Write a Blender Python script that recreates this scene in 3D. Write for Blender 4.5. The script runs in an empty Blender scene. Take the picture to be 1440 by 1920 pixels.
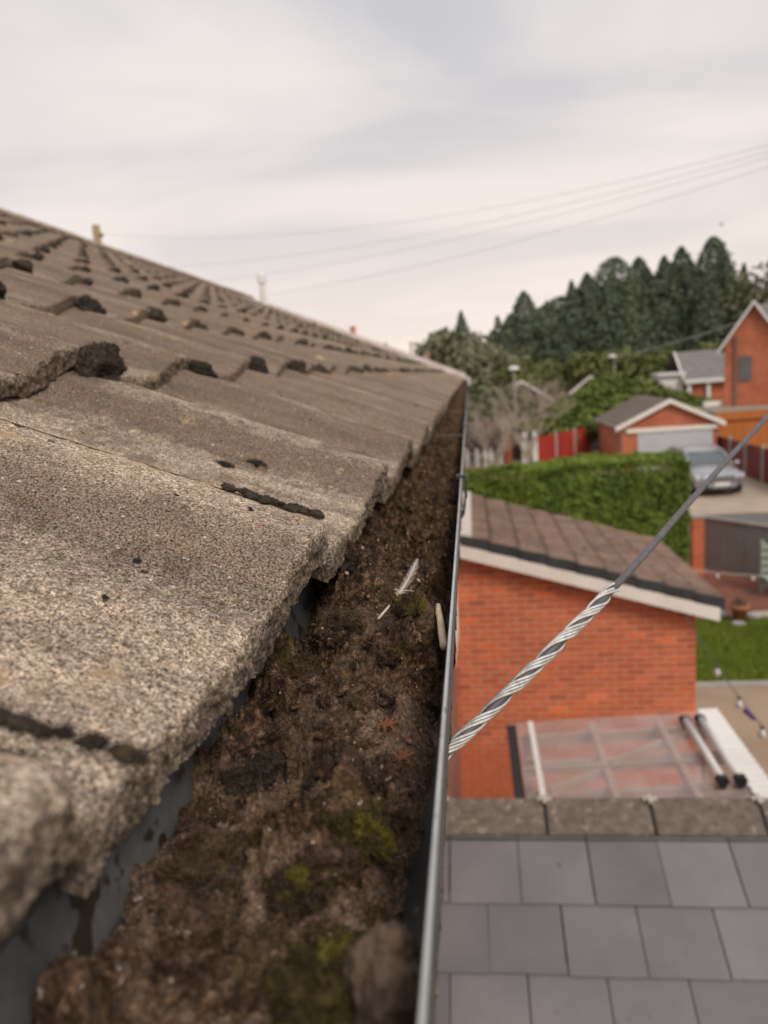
import bpy, math, random
import numpy as np
from mathutils import Vector, Matrix

R = math.radians
random.seed(7)
rng = np.random.default_rng(11)
scene = bpy.context.scene
col = scene.collection
H = 5.2                                   # eye height above the ground

# ------------------------------------------------------------------ camera
F = 1400.0 / 1920.0 * 36.0
cam_d = bpy.data.cameras.new('camera')
cam = bpy.data.objects.new('camera', cam_d)
col.objects.link(cam)
scene.camera = cam
cam_d.sensor_fit = 'VERTICAL'
cam_d.sensor_height = 36.0
cam_d.sensor_width = 27.0
cam_d.lens = F
cam_d.clip_start = 0.01
cam_d.clip_end = 2000
ya = Vector((159.0, 263.0, -1400.0)).normalized()
za = Vector((-0.07, 1.0, (263.0 - 0.07 * 159.0) / 1400.0)).normalized()
xa = ya.cross(za)
cam.matrix_world = Matrix(((xa.x, xa.y, xa.z, 0), (ya.x, ya.y, ya.z, 0), (za.x, za.y, za.z, H), (0, 0, 0, 1)))
cam_d.dof.use_dof = True
cam_d.dof.focus_distance = 0.43
cam_d.dof.aperture_fstop = 8.4
cam_d.dof.aperture_blades = 0

# ------------------------------------------------------------------ world and sun (thin overcast, late in the day)
SUN_EL, SUN_AZ = 44.0, 148.0              # azimuth clockwise from +Y
w = bpy.data.worlds.new('World')
scene.world = w
w.use_nodes = True
nt = w.node_tree
nt.nodes.clear()
def wn(t, **k):
    n = nt.nodes.new(t)
    for a, b in k.items(): setattr(n, a, b)
    return n
out = wn('ShaderNodeOutputWorld'); bg = wn('ShaderNodeBackground'); bg.inputs[1].default_value = 0.1
nt.links.new(bg.outputs[0], out.inputs[0])
sky = wn('ShaderNodeTexSky', sky_type='NISHITA'); sky.sun_disc = False
sky.sun_elevation = R(SUN_EL); sky.sun_rotation = R(SUN_AZ)
tc = wn('ShaderNodeTexCoord'); sep = wn('ShaderNodeSeparateXYZ')
nt.links.new(tc.outputs['Generated'], sep.inputs[0])
def wm(op, a, b=None, c=None):
    n = wn('ShaderNodeMath', operation=op)
    for i, v in enumerate((a, b, c)):
        if v is None: continue
        if isinstance(v, (int, float)): n.inputs[i].default_value = v
        else: nt.links.new(v, n.inputs[i])
    return n.outputs[0]
zc = wm('MAXIMUM', sep.outputs[2], 0.0)
den = wm('ADD', zc, 0.16)
cmb = wn('ShaderNodeCombineXYZ')
nt.links.new(wm('DIVIDE', sep.outputs[0], den), cmb.inputs[0])
nt.links.new(wm('DIVIDE', sep.outputs[1], den), cmb.inputs[1])
mp = wn('ShaderNodeMapping'); mp.inputs['Rotation'].default_value = (0, 0, R(24)); mp.inputs['Scale'].default_value = (0.75, 1.15, 1)
mp.inputs['Location'].default_value = (0.35, 1.9, 0)
nt.links.new(cmb.outputs[0], mp.inputs[0])
no = wn('ShaderNodeTexNoise'); no.inputs['Scale'].default_value = 0.85; no.inputs['Detail'].default_value = 5; no.inputs['Roughness'].default_value = 0.45
no.inputs['Distortion'].default_value = 0.5
nt.links.new(mp.outputs[0], no.inputs['Vector'])
rp = wn('ShaderNodeValToRGB')
rp.color_ramp.elements[0].position = 0.43; rp.color_ramp.elements[0].color = (0.56, 0.585, 0.64, 1)
rp.color_ramp.elements[1].position = 0.60; rp.color_ramp.elements[1].color = (0.885, 0.845, 0.83, 1)
e = rp.color_ramp.elements.new(0.51); e.color = (0.74, 0.725, 0.74, 1)
nt.links.new(no.outputs[0], rp.inputs[0])
hz = wm('POWER', wm('SUBTRACT', 1.0, zc), 3.2)
def mixc(fac, a, b):
    n = wn('ShaderNodeMix', data_type='RGBA')
    if isinstance(fac, float): n.inputs[0].default_value = fac
    else: nt.links.new(fac, n.inputs[0])
    for s, v in ((6, a), (7, b)):
        if isinstance(v, tuple): n.inputs[s].default_value = v
        else: nt.links.new(v, n.inputs[s])
    return n.outputs[2]
cl = mixc(wm('MULTIPLY', hz, 0.95), rp.outputs[0], (1.06, 0.90, 0.79, 1))
sc_ = wn('ShaderNodeVectorMath', operation='SCALE'); sc_.inputs['Scale'].default_value = 7.2
nt.links.new(cl, sc_.inputs[0])
nt.links.new(mixc(0.06, sc_.outputs[0], sky.outputs[0]), bg.inputs[0])

sd = bpy.data.lights.new('sun', 'SUN'); sd.energy = 1.5; sd.angle = R(22); sd.color = (1.0, 0.90, 0.78)
sun = bpy.data.objects.new('sun', sd); col.objects.link(sun)
el, az = R(SUN_EL), R(SUN_AZ)
sdir = Vector((math.sin(az) * math.cos(el), math.cos(az) * math.cos(el), math.sin(el)))
sun.rotation_euler = sdir.to_track_quat('Z', 'Y').to_euler()
vs = scene.view_settings
vs.view_transform = 'Standard'; vs.look = 'None'; vs.exposure = 0.42; vs.gamma = 1.0; vs.use_curve_mapping = False
scene.render.film_transparent = False
scene.cycles.max_bounces = 6
scene.cycles.transparent_max_bounces = 12

# ------------------------------------------------------------------ helpers
def vnoise(p, seed=0):
    p = np.asarray(p, dtype=np.float64)
    i = np.floor(p).astype(np.int64); f = p - i
    f = f * f * f * (f * (f * 6 - 15) + 10)
    def h(dx, dy, dz):
        n = ((i[:, 0] + dx) * 374761393 + (i[:, 1] + dy) * 668265263 + (i[:, 2] + dz) * 2147483647 + seed * 1274126177) & 0xffffffff
        n = ((n ^ (n >> 13)) * 1274126177) & 0xffffffff
        n = ((n ^ (n >> 16)) * 2246822519) & 0xffffffff
        return ((n ^ (n >> 15)) & 0xffffff) / float(0xffffff)
    x, y, z = f[:, 0], f[:, 1], f[:, 2]
    a = h(0,0,0)*(1-x)+h(1,0,0)*x; b = h(0,1,0)*(1-x)+h(1,1,0)*x
    c = h(0,0,1)*(1-x)+h(1,0,1)*x; d = h(0,1,1)*(1-x)+h(1,1,1)*x
    return ((a*(1-y)+b*y)*(1-z)+(c*(1-y)+d*y)*z) * 2 - 1
def fbm(p, scale, octaves=4, seed=0, gain=0.5):
    p = np.asarray(p) * scale
    t = np.zeros(len(p)); a = 1.0; s = 0.0
    for o in range(octaves):
        t += a * vnoise(p + o * 17.3, seed + o); s += a; a *= gain; p = p * 2.03
    return t / s

class MB:
    def __init__(self): self.v = []; self.f = []; self.n = 0
    def add(self, V, Fc):
        V = [tuple(map(float, q)) for q in V]
        self.v += V; self.f += [tuple(i + self.n for i in q) for q in Fc]; self.n += len(V)
        return self
    def box(self, x0, x1, y0, y1, z0, z1):
        return self.add([(x0,y0,z0),(x1,y0,z0),(x1,y1,z0),(x0,y1,z0),(x0,y0,z1),(x1,y0,z1),(x1,y1,z1),(x0,y1,z1)],
                        [(0,3,2,1),(4,5,6,7),(0,1,5,4),(1,2,6,5),(2,3,7,6),(3,0,4,7)])
    def prism(self, poly, y0, y1):            # poly in (x,z), pushed along y
        n = len(poly)
        V = [(x, y0, z) for x, z in poly] + [(x, y1, z) for x, z in poly]
        return self.add(V, [tuple(range(n))[::-1], tuple(range(n, 2*n))] + [(i, (i+1) % n, n+(i+1) % n, n+i) for i in range(n)])
    def prismx(self, poly, x0, x1):           # poly in (y,z), pushed along x
        n = len(poly)
        V = [(x0, y, z) for y, z in poly] + [(x1, y, z) for y, z in poly]
        return self.add(V, [tuple(range(n)), tuple(range(n, 2*n))[::-1]] + [(i, n+i, n+(i+1) % n, (i+1) % n) for i in range(n)])
    def bar(self, a, b, wd, ht, up=(0,0,1)):
        a, b = Vector(a), Vector(b); d = (b-a).normalized(); s = d.cross(Vector(up)).normalized(); u = s.cross(d)
        V = []
        for p in (a, b):
            for i, j in ((-1,-1),(1,-1),(1,1),(-1,1)): V.append(p + s*wd*.5*i + u*ht*.5*j)
        return self.add(V, [(0,1,2,3),(7,6,5,4),(0,4,5,1),(1,5,6,2),(2,6,7,3),(3,7,4,0)])
    def tube(self, pts, rad, seg=8, cap=True):
        pts = [Vector(p) for p in pts]; n = len(pts)
        if not hasattr(rad, '__len__'): rad = [rad] * n
        ref = Vector((0, 0, 1)); V = []
        for i, p in enumerate(pts):
            d = (pts[min(i+1, n-1)] - pts[max(i-1, 0)]).normalized()
            if abs(d.dot(ref)) > .95: ref = Vector((1, 0, 0))
            s = d.cross(ref).normalized(); u = s.cross(d)
            for k in range(seg):
                a = 2*math.pi*k/seg; V.append(p + (s*math.cos(a)+u*math.sin(a))*rad[i])
        Fc = [(i*seg+k, i*seg+(k+1) % seg, (i+1)*seg+(k+1) % seg, (i+1)*seg+k) for i in range(n-1) for k in range(seg)]
        if cap: Fc += [tuple(range(seg))[::-1], tuple(range((n-1)*seg, n*seg))]
        return self.add(V, Fc)
    def lathe(self, c, prof, seg=16):         # prof (r,z)
        V = [(c[0]+r*math.cos(2*math.pi*k/seg), c[1]+r*math.sin(2*math.pi*k/seg), c[2]+z) for r, z in prof for k in range(seg)]
        n = len(prof)
        Fc = [(i*seg+k, i*seg+(k+1) % seg, (i+1)*seg+(k+1) % seg, (i+1)*seg+k) for i in range(n-1) for k in range(seg)]
        Fc += [tuple(range(seg))[::-1], tuple(range((n-1)*seg, n*seg))]
        return self.add(V, Fc)
    def mesh(self, name, mat=None, smooth=False):
        me = bpy.data.meshes.new(name); me.from_pydata(self.v, [], self.f); me.update()
        if mat: me.materials.append(mat)
        if smooth: me.polygons.foreach_set('use_smooth', [True] * len(me.polygons))
        return me
    def build(self, name, mat, parent=None, smooth=False): return link(name, self.mesh(name, mat, smooth), parent)
def link(name, me, parent=None):
    o = bpy.data.objects.new(name, me); col.objects.link(o)
    if parent: o.parent = parent
    return o
def npmesh(name, V, Fq, mat=None, smooth=True):
    V = np.asarray(V, dtype=np.float32); Fq = np.asarray(Fq, dtype=np.int32)
    me = bpy.data.meshes.new(name); k = Fq.shape[1]
    me.vertices.add(len(V)); me.vertices.foreach_set('co', V.ravel())
    me.loops.add(Fq.size); me.loops.foreach_set('vertex_index', Fq.ravel())
    me.polygons.add(len(Fq)); me.polygons.foreach_set('loop_start', np.arange(0, Fq.size, k, dtype=np.int32))
    me.update(calc_edges=True); me.validate()
    me.polygons.foreach_set('use_smooth', np.full(len(me.polygons), smooth))
    if mat: me.materials.append(mat)
    return me
def tag(o, label=None, cat=None, group=None, kind=None):
    if label: o['label'] = label
    if cat: o['category'] = cat
    if group: o['group'] = group
    if kind: o['kind'] = kind
    return o
def empty(name, loc, label, cat, group=None):
    o = bpy.data.objects.new(name, None); o.empty_display_size = .1; col.objects.link(o); o.location = loc
    return tag(o, label, cat, group)
def cpt(o, parent):                                  # keep world coordinates of vertices under a moved parent
    o.parent = parent; o.matrix_parent_inverse = Matrix.Translation(-Vector(parent.location)); return o

MATS = {}
def mat(name, c1, c2=None, scale=8.0, rough=.8, bump=0.0, bscale=None, detail=5, metal=0.0, rnd=0.0, stretch=(1,1,1), lo=.35, hi=.65, c3=None, s3=60.0, t3=.62, spec=.4, objcol=False):
    m = bpy.data.materials.new(name); m.use_nodes = True
    t = m.node_tree; b = t.nodes['Principled BSDF']
    N = t.nodes.new; L = t.links.new
    b.inputs['Roughness'].default_value = rough; b.inputs['Metallic'].default_value = metal
    b.inputs['Specular IOR Level'].default_value = spec
    g = N('ShaderNodeNewGeometry'); mpn = N('ShaderNodeMapping'); mpn.inputs['Scale'].default_value = stretch
    L(g.outputs['Position'], mpn.inputs[0])
    def noise(s, d=detail, r=.6):
        n = N('ShaderNodeTexNoise'); n.inputs['Scale'].default_value = s; n.inputs['Detail'].default_value = d; n.inputs['Roughness'].default_value = r
        L(mpn.outputs[0], n.inputs['Vector']); return n.outputs[0]
    def ramp(x, lo, hi, a, c):
        r = N('ShaderNodeValToRGB'); r.color_ramp.elements[0].position = lo; r.color_ramp.elements[1].position = hi
        r.color_ramp.elements[0].color = (*a, 1); r.color_ramp.elements[1].color = (*c, 1); L(x, r.inputs[0]); return r.outputs[0]
    def mixn(f, a, c, bt='MIX'):
        n = N('ShaderNodeMix'); n.data_type = 'RGBA'; n.blend_type = bt
        for s, v in ((0, f), (6, a), (7, c)):
            if isinstance(v, (int, float)): n.inputs[s].default_value = v
            elif isinstance(v, tuple): n.inputs[s].default_value = (*v, 1)
            else: L(v, n.inputs[s])
        return n.outputs[2]
    c2 = c2 or tuple(x * .75 for x in c1)
    base = ramp(noise(scale), lo, hi, c1, c2)
    if c3:
        base = mixn(ramp(noise(s3, 3), t3, t3+.06, (0,0,0), (1,1,1)), base, c3)
    if rnd or objcol:
        oi = N('ShaderNodeObjectInfo')
        if objcol: base = mixn(1.0, base, oi.outputs['Color'], 'MULTIPLY')
        if rnd:
            mr = N('ShaderNodeMapRange'); mr.inputs[3].default_value = 1-rnd; mr.inputs[4].default_value = 1+rnd
            L(oi.outputs['Random'], mr.inputs[0])
            hs = N('ShaderNodeHueSaturation'); L(mr.outputs[0], hs.inputs['Value']); L(base, hs.inputs['Color']); base = hs.outputs[0]
    L(base, b.inputs['Base Color'])
    if bump:
        bn = N('ShaderNodeBump'); bn.inputs['Strength'].default_value = 1.0; bn.inputs['Distance'].default_value = bump
        L(noise(bscale or scale*6, 6), bn.inputs['Height']); L(bn.outputs[0], b.inputs['Normal'])
    MATS[name] = m
    return m

def tile_material():
    m = bpy.data.materials.new('weathered_concrete_tile'); m.use_nodes = True
    t = m.node_tree; b = t.nodes['Principled BSDF']; N = t.nodes.new; L = t.links.new
    b.inputs['Roughness'].default_value = .95; b.inputs['Specular IOR Level'].default_value = .15
    g = N('ShaderNodeNewGeometry'); P = g.outputs['Position']
    def noise(s, d=4, r=.6, dist=0):
        n = N('ShaderNodeTexNoise'); n.inputs['Scale'].default_value = s; n.inputs['Detail'].default_value = d; n.inputs['Roughness'].default_value = r
        n.inputs['Distortion'].default_value = dist; L(P, n.inputs['Vector']); return n.outputs[0]
    def ramp(x, *st):
        r = N('ShaderNodeValToRGB'); els = r.color_ramp.elements
        for i, (p, c) in enumerate(st):
            e_ = els[i] if i < 2 else els.new(p)
            e_.position = p; e_.color = (*c, 1) if isinstance(c, tuple) else (c, c, c, 1)
        L(x, r.inputs[0]); return r.outputs[0]
    def mixn(f, a, c, bt='MIX'):
        n = N('ShaderNodeMix'); n.data_type = 'RGBA'; n.blend_type = bt
        for s, v in ((0, f), (6, a), (7, c)):
            if isinstance(v, (int, float)): n.inputs[s].default_value = v
            elif isinstance(v, tuple): n.inputs[s].default_value = (*v, 1)
            else: L(v, n.inputs[s])
        return n.outputs[2]
    grain = ramp(noise(800, 2, .75), (.33, (.045,.036,.030)), (.64, (1.0,.86,.69)), (.44, (.40,.31,.232)), (.53, (.72,.57,.425)))
    grain2 = ramp(noise(300, 3, .65), (.38, .5), (.62, 1.2))
    base = mixn(1.0, grain, grain2, 'MULTIPLY')
    dark = mixn(1.0, grain, (.41,.385,.38), 'MULTIPLY')
    grime = ramp(noise(17, 8, .75, .3), (.47, 0.0), (.57, 1.0))
    oi = N('ShaderNodeObjectInfo')
    sepc = N('ShaderNodeSeparateColor'); L(oi.outputs['Color'], sepc.inputs[0])
    gm = N('ShaderNodeMath'); gm.operation = 'MULTIPLY_ADD'; L(grime, gm.inputs[0]); gm.inputs[1].default_value = .80
    sub = N('ShaderNodeMath'); sub.operation = 'SUBTRACT'; sub.inputs[0].default_value = 1.0; L(sepc.outputs[0], sub.inputs[1])
    L(sub.outputs[0], gm.inputs[2]); gm.use_clamp = True
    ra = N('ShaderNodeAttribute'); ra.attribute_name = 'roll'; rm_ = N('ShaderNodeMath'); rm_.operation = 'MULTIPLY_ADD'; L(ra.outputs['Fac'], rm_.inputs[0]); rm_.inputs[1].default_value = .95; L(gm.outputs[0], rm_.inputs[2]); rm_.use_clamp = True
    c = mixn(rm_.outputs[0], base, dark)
    la = N('ShaderNodeAttribute'); la.attribute_name = 'lip'; lm = N('ShaderNodeMath'); lm.operation = 'MULTIPLY'; L(la.outputs['Fac'], lm.inputs[0]); L(ramp(noise(14, 4, .6), (.46, 0.0), (.58, .75)), lm.inputs[1])
    c = mixn(lm.outputs[0], c, mixn(.6, grain, (.66,.50,.34)))
    smp = N('ShaderNodeMapping'); smp.inputs['Scale'].default_value = (3.0, 26.0, 3.0); L(P, smp.inputs[0])
    stn = N('ShaderNodeTexNoise'); stn.inputs['Scale'].default_value = 1.0; stn.inputs['Detail'].default_value = 6; stn.inputs['Roughness'].default_value = .7; L(smp.outputs[0], stn.inputs['Vector'])
    c = mixn(1.0, c, ramp(stn.outputs[0], (.36, (.72,.71,.71)), (.64, (1.18,1.15,1.12))), 'MULTIPLY')
    lich = ramp(noise(11, 5, .6, .2), (.655, 0.0), (.69, 1.0))
    c = mixn(lich, c, (.50,.36,.21))
    spots = ramp(noise(62, 3, .5), (.70, 0.0), (.735, 1.0))
    c = mixn(spots, c, (.022,.018,.016))
    rust = ramp(noise(85, 2, .5), (.755, 0.0), (.78, 1.0))
    c = mixn(rust, c, (.34,.15,.07))
    wsp = ramp(noise(240, 1, .5), (.735, 0.0), (.76, 1.0))
    c = mixn(wsp, c, (.72,.68,.60))
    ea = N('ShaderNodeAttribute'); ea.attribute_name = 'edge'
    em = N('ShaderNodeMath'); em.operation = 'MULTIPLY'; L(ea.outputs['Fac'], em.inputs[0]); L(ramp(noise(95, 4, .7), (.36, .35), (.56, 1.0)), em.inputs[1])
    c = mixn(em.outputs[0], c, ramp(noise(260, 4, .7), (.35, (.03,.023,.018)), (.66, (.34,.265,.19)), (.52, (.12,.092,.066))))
    L(c, b.inputs['Base Color'])
    b1 = N('ShaderNodeBump'); b1.inputs['Distance'].default_value = .0022; L(noise(620, 3, .7), b1.inputs['Height'])
    b2 = N('ShaderNodeBump'); b2.inputs['Distance'].default_value = .006; L(noise(70, 4, .6), b2.inputs['Height']); L(b1.outputs[0], b2.inputs['Normal'])
    L(b2.outputs[0], b.inputs['Normal'])
    return m
TILE = tile_material()

# shared materials
M_brown_deck = mat('roof_felt', (.03,.028,.027), rough=.95)
M_gutter = mat('dark_grey_plastic', (.045,.045,.046), (.085,.078,.07), 30, .42, .0006, 300, c3=(.16,.13,.10), s3=140, t3=.63)
M_rim = mat('pale_worn_plastic', (.52,.53,.53), (.40,.40,.39), 45, .45, .0005, 250, c3=(.10,.09,.08), s3=160, t3=.66)
M_white = mat('white_upvc', (.86,.82,.75), (.78,.73,.66), 3, .45)
M_whited = mat('white_paint', (.82,.80,.77), (.70,.68,.64), 2, .5)
M_mortar = mat('mortar', (.62,.41,.30), (.52,.34,.25), 20, .95, .002, 200)
M_brick = mat('red_brick', (.66,.182,.080), (.56,.145,.064), 9, .9, .003, 220, rnd=.13, objcol=True)
M_slate = mat('grey_fibre_slate', (.195,.188,.197), (.155,.150,.158), 3.0, .5, .001, 240, rnd=.14, c3=(.12,.11,.10), s3=19, t3=.69)
M_ridge = mat('mottled_concrete_ridge', (.20,.163,.133), (.115,.095,.08), 26, .9, .002, 120, c3=(.30,.25,.19), s3=30, t3=.60, rnd=.06)
M_blackpl = mat('black_plastic', (.018,.018,.019), rough=.4)
M_darkgrey = mat('charcoal_verge', (.055,.06,.065), (.035,.036,.038), 5, .6)
M_oroof = mat('brown_roof_tile', (.27,.185,.145), (.18,.125,.10), 7, .9, .003, 90, rnd=.22, c3=(.07,.045,.04), s3=9, t3=.66)
M_moss = mat('dark_moss', (.045,.037,.030), (.085,.070,.056), 90, .98, .003, 420, c3=(.085,.068,.035), s3=60, t3=.66, spec=.1)
M_mossg = mat('green_moss', (.10,.072,.040), (.05,.036,.022), 110, .98, .002, 420, spec=.1, c3=(.165,.14,.028), s3=75, t3=.54)
M_mossb = mat('brown_moss', (.13,.092,.055), (.06,.042,.028), 110, .98, .002, 420, spec=.1, c3=(.11,.085,.03), s3=130, t3=.62)
M_timber = mat('timber', (.66,.48,.37), (.54,.38,.28), 12, .8, .002, 60, stretch=(1,1,6))
M_lead = mat('galvanised_steel', (.70,.70,.68), (.42,.42,.40), 160, .45, .0004, 500, metal=.35, spec=.5)
M_cable = mat('grey_cable', (.13,.12,.125), (.09,.085,.09), 120, .5, .0002, 600)
M_concrete = mat('concrete', (.42,.39,.35), (.34,.31,.28), 4, .9, .002, 80)
M_greyfence = mat('grey_paint', (.15,.145,.14), (.12,.115,.11), 2, .6)
M_redfence = mat('red_stain', (.46,.045,.028), (.36,.035,.025), 3, .7, rnd=.08, stretch=(1,1,.2))
M_darkred = mat('dark_red_stain', (.20,.03,.022), (.15,.024,.018), 3, .7, rnd=.08)
M_glass = mat('window_glass', (.10,.12,.12), (.06,.07,.07), 2, .12, spec=.6)
M_bark = mat('bark', (.09,.065,.045), (.05,.035,.025), 12, .95, .01, 30, stretch=(1,1,.3))

# ------------------------------------------------------------------ ground and other setting
def sheet(name, x0, x1, y0, y1, z, m):
    o = MB().add([(x0,y0,z),(x1,y0,z),(x1,y1,z),(x0,y1,z)], [(0,1,2,3)]).build(name, m)
    return tag(o, kind='structure')
M_ground = mat('garden_earth', (.10,.105,.05), (.15,.13,.08), .35, .95, .02, 8)
M_lawn = mat('lawn_soil', (.075,.14,.015), (.10,.17,.02), 1.5, .95, .02, 60)
M_patio = mat('sandstone_paving', (.42,.31,.215), (.34,.25,.18), 1.1, .9, .003, 40)
M_drive = mat('tan_driveway', (.48,.38,.29), (.40,.31,.24), 1.3, .9, .003, 60)
M_tarmac = mat('tarmac', (.17,.155,.15), (.13,.12,.115), 2.5, .9, .003, 120)
M_redpave = mat('red_block_paving', (.24,.095,.06), (.18,.07,.045), 3, .9, .004, 60)
sheet('ground', -500, 500, -300, 900, 0, M_ground)
sheet('patio', -.33, 9, -2, 11.6, .012, M_patio)
sheet('lawn', 2.9, 14, 11.75, 14.9, .02, M_lawn)
sheet('block_paving', 3.2, 14, 14.95, 20.5, .012, M_redpave)
sheet('road', 5.9, 60, 20.5, 25.2, .016, M_tarmac)
sheet('driveway', 5.9, 11.3, 25.24, 37, .02, M_drive)
sheet('far_road', -30, 90, 46, 52, .012, M_tarmac)
kerb = MB().box(2.9, 12, 11.6, 11.75, 0, .07).build('patio_kerb', M_concrete); tag(kerb, kind='structure')
# lawn blades: nobody could count them
def grass(n, x0, x1, y0, y1, h, z, seed):
    r = np.random.default_rng(seed)
    x = r.uniform(x0, x1, n); y = r.uniform(y0, y1, n); a = r.uniform(0, 6.28, n); hh = h*r.uniform(.6, 1.3, n); l = r.normal(0, .35, (n, 2))
    wd = .012
    V = np.stack([np.stack([x-wd*np.cos(a), y-wd*np.sin(a), np.full(n, z)], 1), np.stack([x+wd*np.cos(a), y+wd*np.sin(a), np.full(n, z)], 1),
                  np.stack([x+l[:,0]*hh, y+l[:,1]*hh, z+hh], 1)], 1).reshape(-1, 3)
    return npmesh('grass', V, np.arange(3*n).reshape(-1, 3), mat('grass_blade', (.15,.21,.016), (.22,.26,.03), 1.3, .8), False)
g = link('grass', grass(40000, 2.95, 8.5, 11.76, 14.85, .05, .018, 3))
tag(g, 'short mown green lawn beside the brick outbuilding', 'lawn', kind='stuff')

# ------------------------------------------------------------------ the house whose roof fills the left side
PITCH, GAUGE, TW, TL, TT = R(24.0), .33, .30, .405, .020
TILT = R(20.2)
X0, Z0 = -.088, H - .114
Y_START, Y_END, NC = -1.0, 12.8, 12
house = empty('tiled_house', (-4, 6, 0), 'house with weathered brown concrete tiled roof, its eaves gutter full of silt', 'house')
RX = X0 - NC*GAUGE*math.cos(PITCH); RZ = Z0 + NC*GAUGE*math.sin(PITCH)
def bricktex(name, c1, c2, mortar, sc=1.0, vec=(0,0,0)):
    m = bpy.data.materials.new(name); m.use_nodes = True; t = m.node_tree; b = t.nodes['Principled BSDF']; N = t.nodes.new; L = t.links.new
    b.inputs['Roughness'].default_value = .92
    g_ = N('ShaderNodeNewGeometry'); s = N('ShaderNodeSeparateXYZ'); L(g_.outputs['Position'], s.inputs[0])
    a = N('ShaderNodeMath'); a.operation = 'ADD'; L(s.outputs[0], a.inputs[0]); L(s.outputs[1], a.inputs[1])
    c = N('ShaderNodeCombineXYZ'); L(a.outputs[0], c.inputs[0]); L(s.outputs[2], c.inputs[1])
    bt = N('ShaderNodeTexBrick'); bt.inputs['Scale'].default_value = 1.0; bt.inputs['Brick Width'].default_value = .225; bt.inputs['Row Height'].default_value = .075
    bt.inputs['Mortar Size'].default_value = .006; bt.inputs['Color1'].default_value = (*c1, 1); bt.inputs['Color2'].default_value = (*c2, 1); bt.inputs['Mortar'].default_value = (*mortar, 1)
    L(c.outputs[0], bt.inputs['Vector'])
    vn = N('ShaderNodeTexNoise'); vn.inputs['Scale'].default_value = 1.1; vn.inputs['Detail'].default_value = 6; vn.inputs['Roughness'].default_value = .7; L(g_.outputs['Position'], vn.inputs['Vector'])
    vr = N('ShaderNodeMapRange'); vr.inputs[1].default_value = .3; vr.inputs[2].default_value = .7; vr.inputs[3].default_value = .72; vr.inputs[4].default_value = 1.15; L(vn.outputs[0], vr.inputs[0])
    hv = N('ShaderNodeHueSaturation'); L(vr.outputs[0], hv.inputs['Value']); L(bt.outputs[0], hv.inputs['Color']); L(hv.outputs[0], b.inputs['Base Color'])
    bm_ = N('ShaderNodeBump'); bm_.inputs['Distance'].default_value = .006; bm_.invert = True; L(bt.outputs['Fac'], bm_.inputs['Height']); L(bm_.outputs[0], b.inputs['Normal'])
    return m
M_brickfar = bricktex('far_brick', (.58,.165,.078), (.47,.125,.06), (.52,.28,.17))
M_brickbrown = bricktex('house_brick', (.36,.12,.07), (.28,.09,.055), (.40,.33,.27))
WX0, WX1 = 2*RX + .33, -.33
hw = MB()
hw.prism([(WX0,0),(WX1,0),(WX1,4.95),(RX, RZ-.2),(WX0,4.95)], Y_START+.1, Y_END-.06)
cpt(hw.build('wall', M_brickbrown), house)
cpt(MB().box(-.155,-.134,Y_START,Y_END-.02,4.88,5.062).build('fascia', M_white), house)
cpt(MB().box(-.329,-.156,Y_START,Y_END-.02,4.88,4.90).build('soffit', M_white), house)
deck = MB()
d0 = (-.172, Z0-.045+.084*math.tan(PITCH)-.012); d1 = (RX, RZ-.075); d2 = (2*RX+.172, d0[1])
deck.prism([d0, d1, d2, (d2[0], d2[1]-.03), (d1[0], d1[1]-.06), (d0[0], d0[1]-.03)], Y_START+.02, Y_END-.03)
roof = cpt(deck.build('roof', M_brown_deck), house)

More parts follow.
